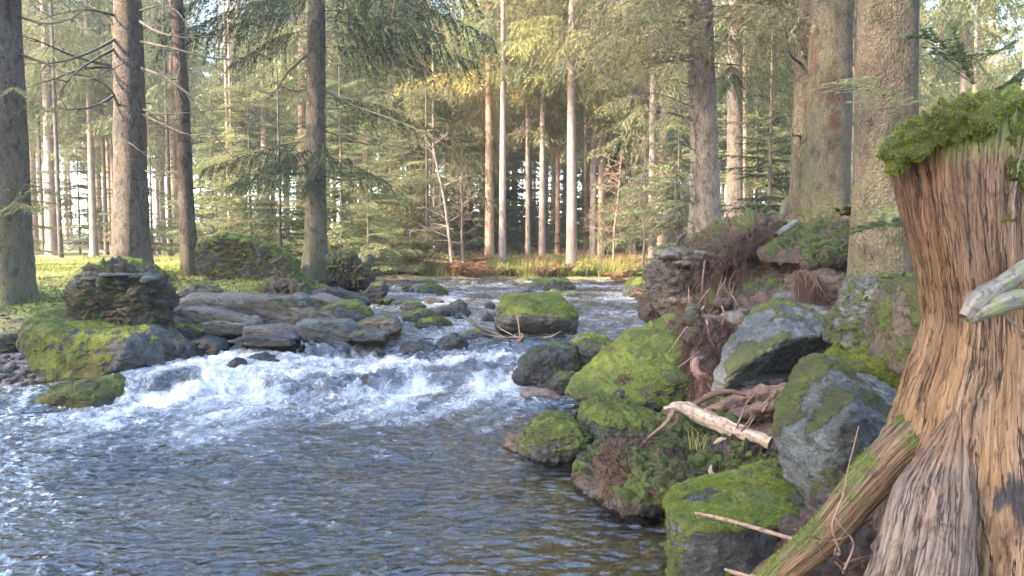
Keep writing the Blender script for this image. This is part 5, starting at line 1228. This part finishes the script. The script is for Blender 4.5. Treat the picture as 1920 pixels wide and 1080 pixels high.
stick("broken_log", "pale broken log with a splintered end lying across the mossy bank", [(1246, 768, 5.2), (1275, 763, 5.15), (1300, 772, 5.1), (1350, 795, 4.95), (1400, 812, 4.8), (1446, 832, 4.65)], [.018, .045, .052, .050, .045, .038], 'stick_pale', "log", 36, 120, .3, 11, 1)
for i, pl in enumerate([[(1250, 768, 5.15), (1270, 785, 5.1), (1252, 806, 5.05)], [(1262, 770, 5.1), (1250, 792, 5.05), (1215, 822, 5.0), (1190, 850, 4.9)]]):
    stick("root", ["splintered strip hanging from the pale broken log", "pinkish bare root running down the matted bank"][i], pl, [.02, .012, .006], 'root', "root", 8, 30, .2, 12, 3 + i)
stick("rotten_log", "red-brown rotten log lying under the tilted grey slab", [(1330, 775, 5.6), (1380, 755, 5.5), (1430, 740, 5.4), (1490, 728, 5.3)], [.05, .07, .065, .05], 'stick_red', "log", 40, 110, .38, 10, 4)
stick("rotten_log", "lower dark red rotten log behind the pale broken log", [(1350, 795, 5.4), (1400, 775, 5.3), (1480, 752, 5.1)], [.05, .055, .045], 'stick_red', "log", 36, 90, .38, 11, 5)
stick("rotten_log", "thin peeling strip of rotten wood along the red-brown log", [(1290, 768, 5.45), (1330, 742, 5.4), (1370, 734, 5.35), (1400, 742, 5.3)], [.012, .022, .02, .01], 'stick_red', "log", 10, 40, .2, 12, 6)
stick("stick", "long thin brown stick leaning across the square mossy block", [(1304, 962, 3.12), (1370, 977, 3.02), (1450, 1000, 2.9), (1520, 1022, 2.78), (1575, 1040, 2.7)], [.008, .0085, .009, .008, .006], 'stick_brown', "stick", 10, 60, .15, 20, 7)
stick("stick", "short curved white stick on the moss above the square block", [(1334, 872, 4.3), (1332, 884, 4.28), (1340, 893, 4.25), (1350, 898, 4.22)], [.006, .013, .012, .007], 'stick_pale', "stick", 10, 24, .1, 20, 8)
stick("stick", "short broken brown stick at the bottom edge below the square block", [(1360, 1068, 2.95), (1385, 1076, 2.9), (1420, 1084, 2.85)], [.007, .009, .008], 'stick_brown', "stick", 8, 20, .1, 20, 9)
stick("stick", "short bleached log end on the mossy mound below the double spruce", [(1455, 443, 7.6), (1472, 430, 7.7), (1490, 417, 7.85)], [.035, .038, .03], 'stick_grey', "stick", 14, 24, .1, 8, 10)
stick("bark_chip", "pale flake of bark resting on the mossy bank", [(1337, 834, 4.75), (1350, 826, 4.75), (1362, 823, 4.75)], [.006, .022, .008], 'stick_pale', "bark", 8, 16, .2, 20, 11)
crook = obj("crooked_branch", None, None, P(1920, 600, 2.25), "grey forked driftwood branch in front of the stump at the right edge", "branch")
cb = A(crook.location)
stick("upper_arm", None, [(1990, 472, 2.35), (1925, 506, 2.3), (1875, 536, 2.26), (1835, 566, 2.23), (1808, 597, 2.22)], [.030, .029, .029, .032, .020], 'stick_grey', None, 26, 90, .22, 7, 12, parent=crook, origin=cb)
stick("lower_arm", None, [(1990, 575, 2.3), (1930, 560, 2.26), (1885, 566, 2.22), (1848, 582, 2.21), (1814, 600, 2.22)], [.030, .031, .033, .030, .018], 'stick_grey', None, 26, 90, .24, 7, 15, parent=crook, origin=cb)
stick("twig", "thin pale twig forking below the crooked driftwood branch", [(1855, 590, 2.3), (1885, 592, 2.3), (1905, 612, 2.28), (1930, 625, 2.26)], [.005, .005, .004, .003], 'stick_pale', "twig", 6, 24, .1, 20, 13)
stick("twisted_root", "thick twisted bare root coiling below the red earth bank", [(1318, 672, 6.4), (1304, 680, 6.3), (1308, 700, 6.25), (1330, 712, 6.2), (1336, 735, 6.15), (1318, 752, 6.1), (1300, 775, 6.1)], [.025, .04, .042, .036, .04, .035, .02], 'root', "root", 16, 80, .18, 9, 14)
r_ = random.Random(21)
mat_roots = []
for i in range(26):      # roots hanging down the red bank
    u0 = r_.uniform(1285, 1440); v0 = r_.uniform(500, 600); d0 = 7.75 - (v0 - 500) * .003
    L_ = r_.uniform(60, 170); du = r_.uniform(-60, 30)
    stick("hanging_root", "thin root hanging down the red earth bank under the layered ledge", [(u0, v0, d0), (u0 + du * .3 + r_.uniform(-12, 12), v0 + L_ * .35, d0 - .2), (u0 + du * .7 + r_.uniform(-12, 12), v0 + L_ * .7, d0 - .42), (u0 + du, v0 + L_, d0 - .62)], [.007 * r_.uniform(.5, 1.4), .005, .003], 'root', "root", 6, 24, .2, 15, 30 + i, group="roots on the red bank")
for i, pl in enumerate([[(1320, 575, 7.4), (1300, 600, 7.2), (1275, 630, 6.9), (1255, 660, 6.8)], [(1322, 488, 7.75), (1318, 520, 7.7), (1316, 550, 7.65)], [(1230, 710, 6.75), (1270, 690, 6.65), (1310, 660, 6.6)], [(1350, 565, 7.3), (1358, 590, 7.0), (1352, 612, 6.9)], [(1325, 600, 7.0), (1330, 630, 6.8), (1342, 655, 6.7)], [(1430, 482, 7.4), (1480, 480, 7.2), (1540, 462, 7.0), (1570, 468, 6.9)], [(1345, 690, 6.2), (1370, 668, 6.0), (1390, 655, 6.0)]]):
    stick("root", ["long pale root stretched down the red bank towards the slanting slab", "short pale root on the edge of the layered ledge", "root running along the top of the bright green stone", "pinkish root beside the tan cobble", "curved pale root low on the red bank", "thin pale twig arching over the needle-strewn mound", "thin pale root at the left edge of the tilted grey slab"][i], pl, [.011, .010, .007, .004], 'root' if i % 2 else 'stick_brown', "root", 7, 30, .15, 15, 70 + i)
# matted rootlets (uncountable): on the red bank, the overhang, the brown boulder and the matted bank
def rootlets(label, rects, n, length, width, seed, down=1.0):
    r = np.random.default_rng(seed); Vs = []
    for (u0, u1, v0, v1, d0, d1), k in zip(rects, np.full(len(rects), n // len(rects))):
        for _ in range(k):
            u, v = r.uniform(u0, u1), r.uniform(v0, v1); d = d0 + (d1 - d0) * (v - v0) / (v1 - v0 + 1e-6) + r.normal() * .03
            p = P(u, v, d); q = A([r.normal() * .5, -.25 * abs(r.normal()) , -down + r.normal() * .5]); q /= np.linalg.norm(q)
            l = length * r.uniform(.4, 1.5); m = p + q * l * .5 + r.normal(size=3) * .03 * length / .2; e = p + q * l + A([r.normal() * .04, 0, -.03])
            s = np.cross(q, r.normal(size=3)); s *= width * .5 / (np.linalg.norm(s) + 1e-9)
            Vs += [p - s, p + s, m + s * .8, m - s * .8, e]
    V = A(Vs); n_ = len(V) // 5; b = np.arange(n_)[:, None] * 5
    F = np.vstack([b + A([[0, 1, 2]]), b + A([[0, 2, 3]]), b + A([[3, 2, 4]])])
    t = np.repeat(r.random(n_), 5); o = V.mean(0)
    return obj("rootlets", make_mesh("rootlets", V - o, F, M['blade_root'], {"tint": t, "dead": np.zeros(len(V))}, smooth=False), None, o, label, "roots", kind="stuff")
rootlets("mat of fine red-brown roots covering the earth bank under the ledge", [(1270, 1420, 545, 640, 7.7, 6.95), (1300, 1400, 600, 700, 6.9, 6.4), (1310, 1370, 680, 770, 6.3, 5.8), (1380, 1470, 500, 570, 7.7, 7.4), (1280, 1350, 640, 700, 7.0, 6.55), (1290, 1340, 690, 760, 6.35, 6.15), (1165, 1200, 700, 760, 6.75, 6.35)], 6500, .15, .0045, 1)
rootlets("fringe of fine roots hanging from the earth overhang", [(1340, 1400, 440, 500, 7.6, 7.5), (1400, 1462, 420, 455, 7.6, 7.6), (1300, 1350, 480, 540, 7.85, 7.7)], 800, .11, .004, 2, 1.0)
rootlets("fringe of rootlets draped over the smooth reddish boulder", [(1490, 1535, 505, 535, 6.65, 6.6)], 420, .22, .005, 3, 1.8)
rootlets("pale matted root hairs on the bank above the pool", [(1130, 1250, 820, 920, 4.95, 4.4)], 1500, .10, .0035, 4, .6)
# litter and twigs in the hollow beside the stump's foot
for i in range(22):
    u, v = r_.uniform(1500, 1690), r_.uniform(1000, 1085); a = r_.uniform(-1.2, 1.2); l = r_.uniform(25, 80); d = r_.uniform(2.55, 2.9)
    stick("twig", "one of the thin twigs littering the hollow beside the stump's left root", [(u, v, d), (u + l * .5 * math.cos(a) + r_.uniform(-8, 8), v + l * .5 * math.sin(a), d), (u + l * math.cos(a), v + l * math.sin(a), d + .05)], [.004, .0035, .002], r_.choice(['stick_brown', 'root', 'twig_dark']), "twig", 5, 14, .1, 20, i, group="twigs beside the stump")
for i, pl in enumerate([[(1575, 1035, 2.6), (1560, 985, 2.6), (1580, 930, 2.6), (1590, 880, 2.62), (1610, 800, 2.65)], [(1580, 1075, 2.6), (1600, 1020, 2.6), (1575, 985, 2.58), (1560, 960, 2.58)]]):
    stick("vine", ["thin brown vine climbing past the stump's left root", "short looping vine in the hollow beside the stump"][i], pl, [.004, .0035, .0025, .0015], 'stick_brown', "vine", 6, 40, .1, 20, 90 + i)
rock("litter_mound", "dark red litter heap in the hollow under the stump's left root", sil([(1480, 1120), (1520, 1050), (1600, 990), (1680, 960), (1700, 1120)], 3.0, .4, .15), 'soil', cat="mound", sub=5, rough=.1, rs=2, seed=150, soil=1.0)
for i in range(9):
    u, v = 1395 + r_.uniform(-15, 70), 785 + r_.uniform(-30, 30); l = r_.uniform(20, 60); a = r_.uniform(-1.4, -.3)
    stick("twig", "one of the splintered twigs sticking up beside the tall greenish boulder", [(u, v, 4.8), (u + l * .5 * math.cos(a), v + l * .5 * math.sin(a), 4.75), (u + l * math.cos(a), v + l * math.sin(a), 4.7)], [.008, .006, .003], r_.choice(['stick_pale', 'stick_brown', 'root']), "twig", 6, 12, .1, 20, i, group="twigs beside the tall boulder")
# driftwood caught on the midstream boulder
stick("branch", "fallen branch leaning into the water left of the midstream boulder", [(868, 592, 9.9), (890, 608, 9.6), (920, 622, 9.3), (945, 632, 9.15)], [.02, .022, .018, .014], 'twig_dark', "branch", 8, 30, .15, 12, 95)
for i, pl in enumerate([[(975, 638, 8.95), (972, 605, 8.95), (966, 578, 9.0)], [(975, 635, 8.95), (945, 620, 8.95), (932, 612, 9.0)], [(978, 632, 8.95), (940, 632, 8.9), (910, 626, 8.95)], [(1010, 634, 9.0), (1035, 630, 8.95), (1052, 620, 8.95)]]):
    stick("twig", ["upright twig caught on the midstream boulder", "bent twig across the midstream boulder's left face", "low twig trailing left from the midstream boulder", "short twig at the right foot of the midstream boulder"][i], pl, [.009, .007, .004], 'stick_brown', "twig", 6, 20, .1, 15, 96 + i)
stick("driftwood", "curl of reddish driftwood at the foot of the midstream boulder", [(958, 638, 8.9), (972, 640, 8.85), (980, 630, 8.85), (974, 624, 8.85)], [.012, .02, .018, .008], 'root', "driftwood", 8, 24, .15, 12, 101)

# ---------------------------------------------------------------- pebble beach
peb = []
for s in range(5):
    I, F = ico(3); v = I * A([1, .75, .42]) * (1 + .16 * fbm(I * 1.3 + s * 5, 2))[:, None]
    peb.append((v, F))
PM = [[make_mesh("pebble", v, F, m, {"moss": np.zeros(len(v)), "wet": np.zeros(len(v)), "soil": np.zeros(len(v))}) for v, F in peb] for m in (M['pebble'], M['rock_grey'], M['rock_shelf'], M['rock_dark'])]
r_ = random.Random(5)
def beach():
    while True:
        u, v = r_.uniform(-15, 175), r_.uniform(585, 745)
        if v < 640 and u > 45: continue
        z = .12; d = (CAM_Z - z) * FPX / (v - HORIZON)
        for _ in range(3):
            p = P(u, v, d); d = (CAM_Z - tz(p[0], p[1])) * FPX / (v - HORIZON)
        if 7.2 < d < 12.4: return P(u, v, d)
for i in range(170):
    p = beach(); s = r_.uniform(.035, .085) * (1.25 if i < 40 else 1)
    o = obj("pebble", r_.choice(PM[r_.choice([0, 0, 0, 1, 2, 3])]), None, (p[0], p[1], tz(p[0], p[1]) + s * .25), "rounded pebble on the stony beach at the left of the pool", "pebble", "pebbles on the left beach")
    o.rotation_euler = (r_.uniform(-.3, .3), r_.uniform(-.3, .3), r_.uniform(0, 6.28)); o.scale = (s, s * r_.uniform(.8, 1.2), s * r_.uniform(.8, 1.2))
gv = []
for i in range(900):
    p = beach(); s = r_.uniform(.012, .035); v, F = peb[i % 5]
    I2, F2 = ico(2); v2 = I2 * A([1, .8, .5]) * s; a = r_.uniform(0, 6.28)
    v2 = np.stack([v2[:, 0] * math.cos(a) - v2[:, 1] * math.sin(a), v2[:, 0] * math.sin(a) + v2[:, 1] * math.cos(a), v2[:, 2]], -1) + A([p[0], p[1], tz(p[0], p[1]) + s * .2])
    gv.append((v2, F2, {}))
V, F, _ = join(gv)
obj("gravel", make_mesh("gravel", V, F, M['pebble'], {"moss": 0., "wet": 0., "soil": 0.}), None, None, "fine gravel between the pebbles of the left beach", "gravel", kind="stuff")
# stones on the bed of the near pool, seen through the water
for i in range(48):
    x, y = r_.uniform(-3.2, .7), r_.uniform(3.2, 6.8); s = r_.uniform(.05, .2)
    o = obj("bed_stone", r_.choice(PM[r_.choice([0, 2, 0, 2])]), None, (x, y, tz(x, y) + .01), "rounded stone on the bed of the near pool under the water", "stone", "stones on the pool bed")
    o.rotation_euler = (r_.uniform(-.3, .3), r_.uniform(-.3, .3), r_.uniform(0, 6.28)); o.scale = (s, s, s * .9)

# ---------------------------------------------------------------- grass, bracken, saplings, small plants
def blade_field(name, label, pts_fn, n, length, width, mat, seed, bend=.5, cat="grass"):
    r = np.random.default_rng(seed); X = pts_fn(r, n); n = len(X)
    a = r.uniform(0, 6.283, n); l = length * r.uniform(.5, 1.4, n); be = bend * r.uniform(.2, 1.3, n)
    dv = np.stack([np.cos(a), np.sin(a), np.zeros(n)], -1); sv = np.stack([-np.sin(a), np.cos(a), np.zeros(n)], -1) * width * .5
    upv = A([0, 0, 1.0])
    m = X + upv * (l * .6)[:, None] + dv * (l * be * .3)[:, None]; e = X + upv * (l * (1 - .35 * be))[:, None] + dv * (l * be)[:, None]
    V = np.stack([X - sv, X + sv, m + sv * .8, m - sv * .8, e], 1).reshape(-1, 3)
    b = np.arange(n)[:, None] * 5; F = np.vstack([b + A([[0, 1, 2]]), b + A([[0, 2, 3]]), b + A([[3, 2, 4]])])
    o = V.mean(0); t = np.repeat(r.random(n), 5)
    return obj(name, make_mesh(name, V - o, F, M[mat], {"tint": t, "dead": np.zeros(len(V))}, smooth=False), None, o, label, cat, kind="stuff")
def zone(x0, x1, y0, y1, thr=-.1, sc=.8, off=0, edge=None):
    def f(r, n):
        x, y = r.uniform(x0, x1, n * 2), r.uniform(y0, y1, n * 2)
        k = (fbm(xyz(x, y) * sc + off, 3) > thr) & ~in_poly(x, y, WPOLY)
        x, y = x[k][:n], y[k][:n]
        return np.stack([x, y, terrain(x, y) - .02], -1)
    return f
blade_field("bank_grass", "yellow-green grass along the far bank of the stream", zone(-4.5, 9, 20.8, 25.5, -.25), 22000, .32, .018, 'blade_grass', 1)
blade_field("bank_grass", "green sedge fringe hanging over the far waterline", zone(-4.5, 7, 20.9, 22.2, -.2, 1.2, 5), 7000, .26, .022, 'blade_moss', 2, .9)
blade_field("dry_grass", "rust and straw coloured dead grass on the far bank", zone(-4, 9, 21.8, 26, .28, .7, 11), 6000, .45, .016, 'blade_rust', 3)
blade_field("lawn", "short bright moss and grass on the left bank under the spruces", zone(-13, -3.3, 11.2, 20, -.25, .6, 3), 30000, .07, .016, 'blade_lime', 4)
blade_field("dry_grass", "straw coloured grass at the back of the left clearing", zone(-14, -4, 19, 26, .05, .5, 7), 8000, .18, .016, 'blade_grass', 5)
blade_field("grass", "pale grass patches in the left clearing", zone(-13, -3.6, 12.5, 22, .0, .7, 9), 14000, .08, .012, 'blade_grass', 6)
def fern(label, u, v, d, n, length, mat='blade_rust', seed=0, name="bracken", cat="fern"):
    p = P(u, v, d); p[2] = tz(p[0], p[1]); r = np.random.default_rng(seed); T = []
    for i in range(n):
        a = r.uniform(0, 6.283); l = length * r.uniform(.6, 1.2); dv = A([math.cos(a), math.sin(a), 0])
        c = lambda s: dv * l * s * .65 + A([0, 0, l * (1.0 * s - .62 * s * s)])
        T.append(strip(c(0), c(.6), .012, r)); T.append(strip(c(.5), c(1), .01, r))
        for s in np.linspace(.25, 1, 14):
            for k in (-1, 1):
                q = np.cross(dv, [0, 0, 1]) * k + dv * .5 + A([0, 0, -.25]) + r.normal(size=3) * .15
                T.append(strip(c(s), c(s) + q * l * .24 * (1.15 - s), .035, r))
    V = A(T).reshape(-1, 3); t = np.repeat(r.random(len(T)), 3)
    return obj(name, make_mesh(name, V, np.arange(len(V)).reshape(-1, 3), M[mat], {"tint": t, "dead": np.zeros(len(V))}, smooth=False), None, p, label, cat, "bracken on the far bank" if mat == 'blade_rust' else None)
for i, (u, v, d, n, l, lb) in enumerate([(868, 505, 21.6, 26, 1.0, "tall rusty bracken clump near the bare sapling"), (888, 512, 21.4, 20, .8, "rusty bracken drooping at the far waterline"), (1020, 508, 21.5, 22, .75, "tan bracken clump below the yellow-green spruces"), (885, 478, 23, 14, 1.0, "bright orange bracken above the rusty clump"),
                                         (770, 505, 21.8, 18, .6, "low rusty bracken left of the small olive spruce"), (1060, 500, 22, 16, .7, "reddish bracken below the straight grey-pink trunk"), (1160, 490, 20.5, 18, .8, "brown bracken tangle by the stream's right bend"), (1255, 460, 13, 14, .6, "rusty bracken behind the layered ledge"), (1232, 470, 14, 14, .7, "orange-brown bracken left of the layered ledge"), (930, 508, 21.6, 14, .55, "small tan bracken tuft at the far waterline")]):
    fern(lb, u, v, d, n, l, seed=i)
for i, (u, v, d, l, lb) in enumerate([(720, 545, 13.2, .35, "green fern hanging on the dark boulder at the stream's bend"), (1215, 545, 14.4, .4, "green fern below the bright mossy hummock"), (1710, 480, 5.3, .30, "green fern tuft at the base of the thickest near spruce"), (1585, 385, 8.2, .3, "small green fern at the foot of the double spruce"), (660, 480, 16, .6, "green fern above the dark root plate"), (560, 478, 15.8, .6, "green fern behind the mid-left spruce")]):
    fern(lb, u, v, d, 16, l, 'blade_moss', 40 + i, "fern")
blade_field("grass_tuft", "few long grass blades growing from the mossy bank above the pool", lambda r, n: P(1245, 905, 4.42) + r.normal(size=(n, 3)) * A([.03, .02, .01]), 26, .16, .005, 'blade_grass', 9, 1.1)
blade_field("grass_tuft", "small grass tuft on the mossy bank under the pale log", lambda r, n: P(1305, 840, 4.75) + r.normal(size=(n, 3)) * A([.04, .03, .01]), 24, .14, .005, 'blade_grass', 10, .8)
def sapling(label, pts, d, r0, nb, seed, mat='stick_brown'):
    r = np.random.default_rng(seed); path = spline([P(u, v, d) for u, v in pts], 40); b = path[0]
    V, F, uv = tube_arrays(path - b, np.linspace(r0, r0 * .2, 40), 7, .1, 6, seed)
    root = obj("sapling", None, None, b, label, "sapling"); obj("trunk", make_mesh("trunk", V, F, M[mat], {"moss": 0.}, uv=uv), root)
    for k in range(nb):
        i = int(r.integers(8, 39)); a = r.uniform(0, 6.283); l = r.uniform(.4, 1.5) * (1 - i / 70)
        q = A([math.cos(a), math.sin(a) * .5, r.uniform(-.1, .7)]); p0 = path[i] - b
        tp = spline([p0, p0 + q * l * .5 + r.normal(size=3) * .06, p0 + q * l + A([0, 0, r.uniform(-.2, .3)])], 10)
        parts = [tube_arrays(tp, np.linspace(r0 * .3, r0 * .06, 10), 4, 0)]
        for _ in range(4):
            j = int(r.integers(3, 9)); e = tp[j] + (q + r.normal(size=3) * .6) * l * .3
            parts.append(tube_arrays(spline([tp[j], e], 4), np.linspace(r0 * .14, r0 * .05, 4), 3, 0))
        V, F, _ = join([(v, f, {}) for v, f, _ in parts])
        obj("branch", make_mesh("branch", V, F, M[mat], {"moss": 0.}, uv=np.vstack([u for _, _, u in parts])), root)
sapling("bare pale sapling leaning on the far bank beside the rusty bracken", [(848, 502), (842, 440), (832, 370), (815, 290), (808, 230)], 21.6, .06, 26, 1, 'stick_pale')
sapling("bare thin sapling right of the leaning pale sapling", [(868, 492), (866, 440), (866, 385), (862, 330)], 22.4, .05, 22, 2, 'stick_brown')
sapling("brown twiggy shrub before the twig-veiled trunk", [(1150, 490), (1152, 430), (1160, 360), (1165, 280)], 21, .035, 30, 3, 'stick_brown')
sapling("bare twiggy shrub behind the outcrop's left end", [(1205, 500), (1208, 440), (1200, 370), (1210, 300)], 18, .035, 30, 4, 'stick_brown')
sapling("slender dark sapling left of the double spruce", [(1487, 420), (1488, 300), (1490, 180), (1488, 60), (1487, -40)], 9.6, .022, 16, 5, 'twig_dark')
sapling("thin upright twig shrub on the far waterline right of centre", [(1128, 515), (1126, 480), (1122, 440)], 20.8, .02, 12, 6, 'twig_dark')
# fir sprays around the near right trunks
def fir_spray(label, path, d, seed, mat='needle', L=.12):
    r = np.random.default_rng(seed); pts = spline([P(u, v, dd) for u, v, dd in path], 60); b = pts[0].copy(); pts = pts - b; T, dd = [], []
    for i in range(59): T.append(strip(pts[i], pts[i + 1] + (pts[i + 1] - pts[i]) * .2, .006 * (1 - i / 80), r)); dd.append(1.0)
    def needles(p, q, ll):
        m = int(ll / .006)
        for j in range(m):
            c = p + q * ll * j / m
            for k in (-1, 1):
                n_ = np.cross(q, [0, 0, 1]) * k + q * .45 + r.normal(size=3) * .15; n_ /= np.linalg.norm(n_)
                T.append(strip(c, c + n_ * .028 * r.uniform(.7, 1.2), .0055, r)); dd.append(0.0)
    for i in range(8, 60, 5):
        t = pts[min(i + 1, 59)] - pts[i - 1]; t /= np.linalg.norm(t)
        for k in (-1, 1):
            q = np.cross(t, [0, 0, 1]) * k * .8 + t * .7 + A([0, 0, r.normal() * .1 - .05]); q /= np.linalg.norm(q)
            ll = L * 2.2 * r.uniform(.6, 1.2) * (1.15 - i / 75); e = pts[i] + q * ll
            T.append(strip(pts[i], e, .004, r)); dd.append(1.0); needles(pts[i], q, ll)
        needles(pts[i], t, .05)
    V = A(T).reshape(-1, 3)
    return obj("fir_spray", make_mesh("fir_spray", V, np.arange(len(V)).reshape(-1, 3), M[mat], {"dead": np.repeat(A(dd), 3), "tint": np.repeat(np.clip(r.random(len(T)) + .3, 0, 1), 3)}, smooth=False), None, b, label, "branch")
fir_spray("fir spray reaching left across the thickest near spruce", [(1712, 205, 4.6), (1680, 190, 4.5), (1640, 172, 4.4), (1590, 160, 4.3), (1555, 158, 4.25)], 4.5, 1, 'needle_far')
fir_spray("dark fir branch reaching up left above the mossy stump", [(1840, 178, 4.2), (1815, 140, 4.2), (1785, 100, 4.2), (1740, 70, 4.2), (1715, 68, 4.2)], 4.2, 2)
fir_spray("dark fir branch at the right edge above the mossy stump", [(1930, 120, 3.8), (1900, 150, 3.8), (1875, 175, 3.8)], 3.8, 3)
fir_spray("upper fir branch in the bright gap at the top right", [(1930, 60, 5), (1870, 95, 5), (1810, 105, 5), (1750, 100, 5)], 5, 4)
fir_spray("fir spray drooping at the foot of the thickest near spruce", [(1740, 340, 4.3), (1710, 370, 4.25), (1665, 395, 4.2), (1640, 405, 4.2)], 4.2, 5, 'needle_far')
fir_spray("low fir spray between the thickest near spruce and the stump", [(1735, 395, 4.2), (1690, 410, 4.15), (1655, 418, 4.1), (1620, 425, 4.1)], 4.2, 6)
stick("twig", "thin pale-green stem rising along the right edge of the stump", [(1900, 490, 2.35), (1898, 430, 2.33), (1903, 360, 2.33), (1912, 300, 2.33), (1918, 285, 2.33)], [.0022, .002, .0018, .001], 'stick_pale', "stem", 5, 30, 0, 20, 130)
def leaflets(label, pl, size, seed):
    r = np.random.default_rng(seed); Vs = []; b = P(*pl[0])
    for (u, v, d) in pl:
        p = P(u, v, d) - b
        for k in range(3):
            a = r.uniform(-.6, .6) + (k - 1) * 1.3; q = A([math.sin(a), -.35, math.cos(a) * .4 + r.normal() * .2]); q /= np.linalg.norm(q)
            s = np.cross(q, [0, .5, 1]); s *= size * .32 / np.linalg.norm(s)
            Vs += [p, p + q * size * .5 + s, p + q * size, p + q * size * .5 - s]
    V = A(Vs); return obj("bramble_leaves", make_mesh("bramble_leaves", V, np.arange(len(V)).reshape(-1, 4), M['blade_moss'], {"tint": np.repeat(r.random(len(V) // 4) * .6 + .3, 4), "dead": np.zeros(len(V))}, smooth=False), None, b, label, "leaves")
leaflets("small bramble leaves on the stem beside the stump", [(1908, 340, 2.32), (1896, 335, 2.32), (1890, 415, 2.32)], .035, 1)
leaflets("bramble leaves in the dark hollow beside the tall boulder", [(1592, 618, 4.8), (1580, 622, 4.8), (1570, 650, 4.7), (1578, 655, 4.7), (1662, 522, 4.7), (1690, 520, 4.65), (1715, 525, 4.6), (1620, 565, 4.7)], .05, 2)
stick("stump_snag", "dark mossy stump behind the mossy mound left of the double spruce", [(1468, 415, 9.8), (1474, 390, 9.8), (1480, 372, 9.85)], [.09, .065, .05], 'twig_dark', "stump", 14, 24, .2, 6, 140)
stick("cut_stump", "dark cut stump at the far left corner of the stream", [(684, 500, 18.5), (688, 480, 18.5), (690, 464, 18.5)], [.26, .19, .18], 'twig_dark', "stump", 18, 24, .15, 3, 141)

# fallen needles, bark flakes and leaf bits on the right bank and the left bank
def litter(label, x0, x1, y0, y1, n, size, mat, seed):
    r = np.random.default_rng(seed); x, y = r.uniform(x0, x1, n), r.uniform(y0, y1, n); k = ~in_poly(x, y, WPOLY); x, y = x[k], y[k]; n = len(x)
    p = np.stack([x, y, [tz(a, b) + .012 for a, b in zip(x, y)]], -1); a = r.uniform(0, 6.283, n); l = size * r.uniform(.4, 1.6, n)
    d = np.stack([np.cos(a), np.sin(a), r.normal(size=n) * .35], -1) * l[:, None]; s_ = np.stack([-np.sin(a), np.cos(a), r.normal(size=n) * .5], -1) * (size * .14)
    V = np.stack([p - d * .5 - s_, p - d * .5 + s_, p + d * .5 + s_ * .5 + A([0, 0, .008]), p + d * .5 - s_ * .5], 1).reshape(-1, 3)
    o = V.mean(0)
    return obj("leaf_litter", make_mesh("leaf_litter", V - o, np.arange(len(V)).reshape(-1, 4), M[mat], {"tint": np.repeat(r.random(n), 4), "dead": np.zeros(len(V))}, smooth=False), None, o, label, "litter", kind="stuff")
litter("brown needle litter and bark bits on the right bank", .9, 4.2, 2.2, 8.5, 9000, .05, 'blade_root', 1)
litter("scattered rusty leaves on the right bank", .9, 4.0, 2.2, 8.0, 900, .04, 'blade_rust', 2)
litter("brown litter under the spruces of the left bank", -9, -2.6, 9.5, 14.5, 5000, .07, 'blade_root', 3)
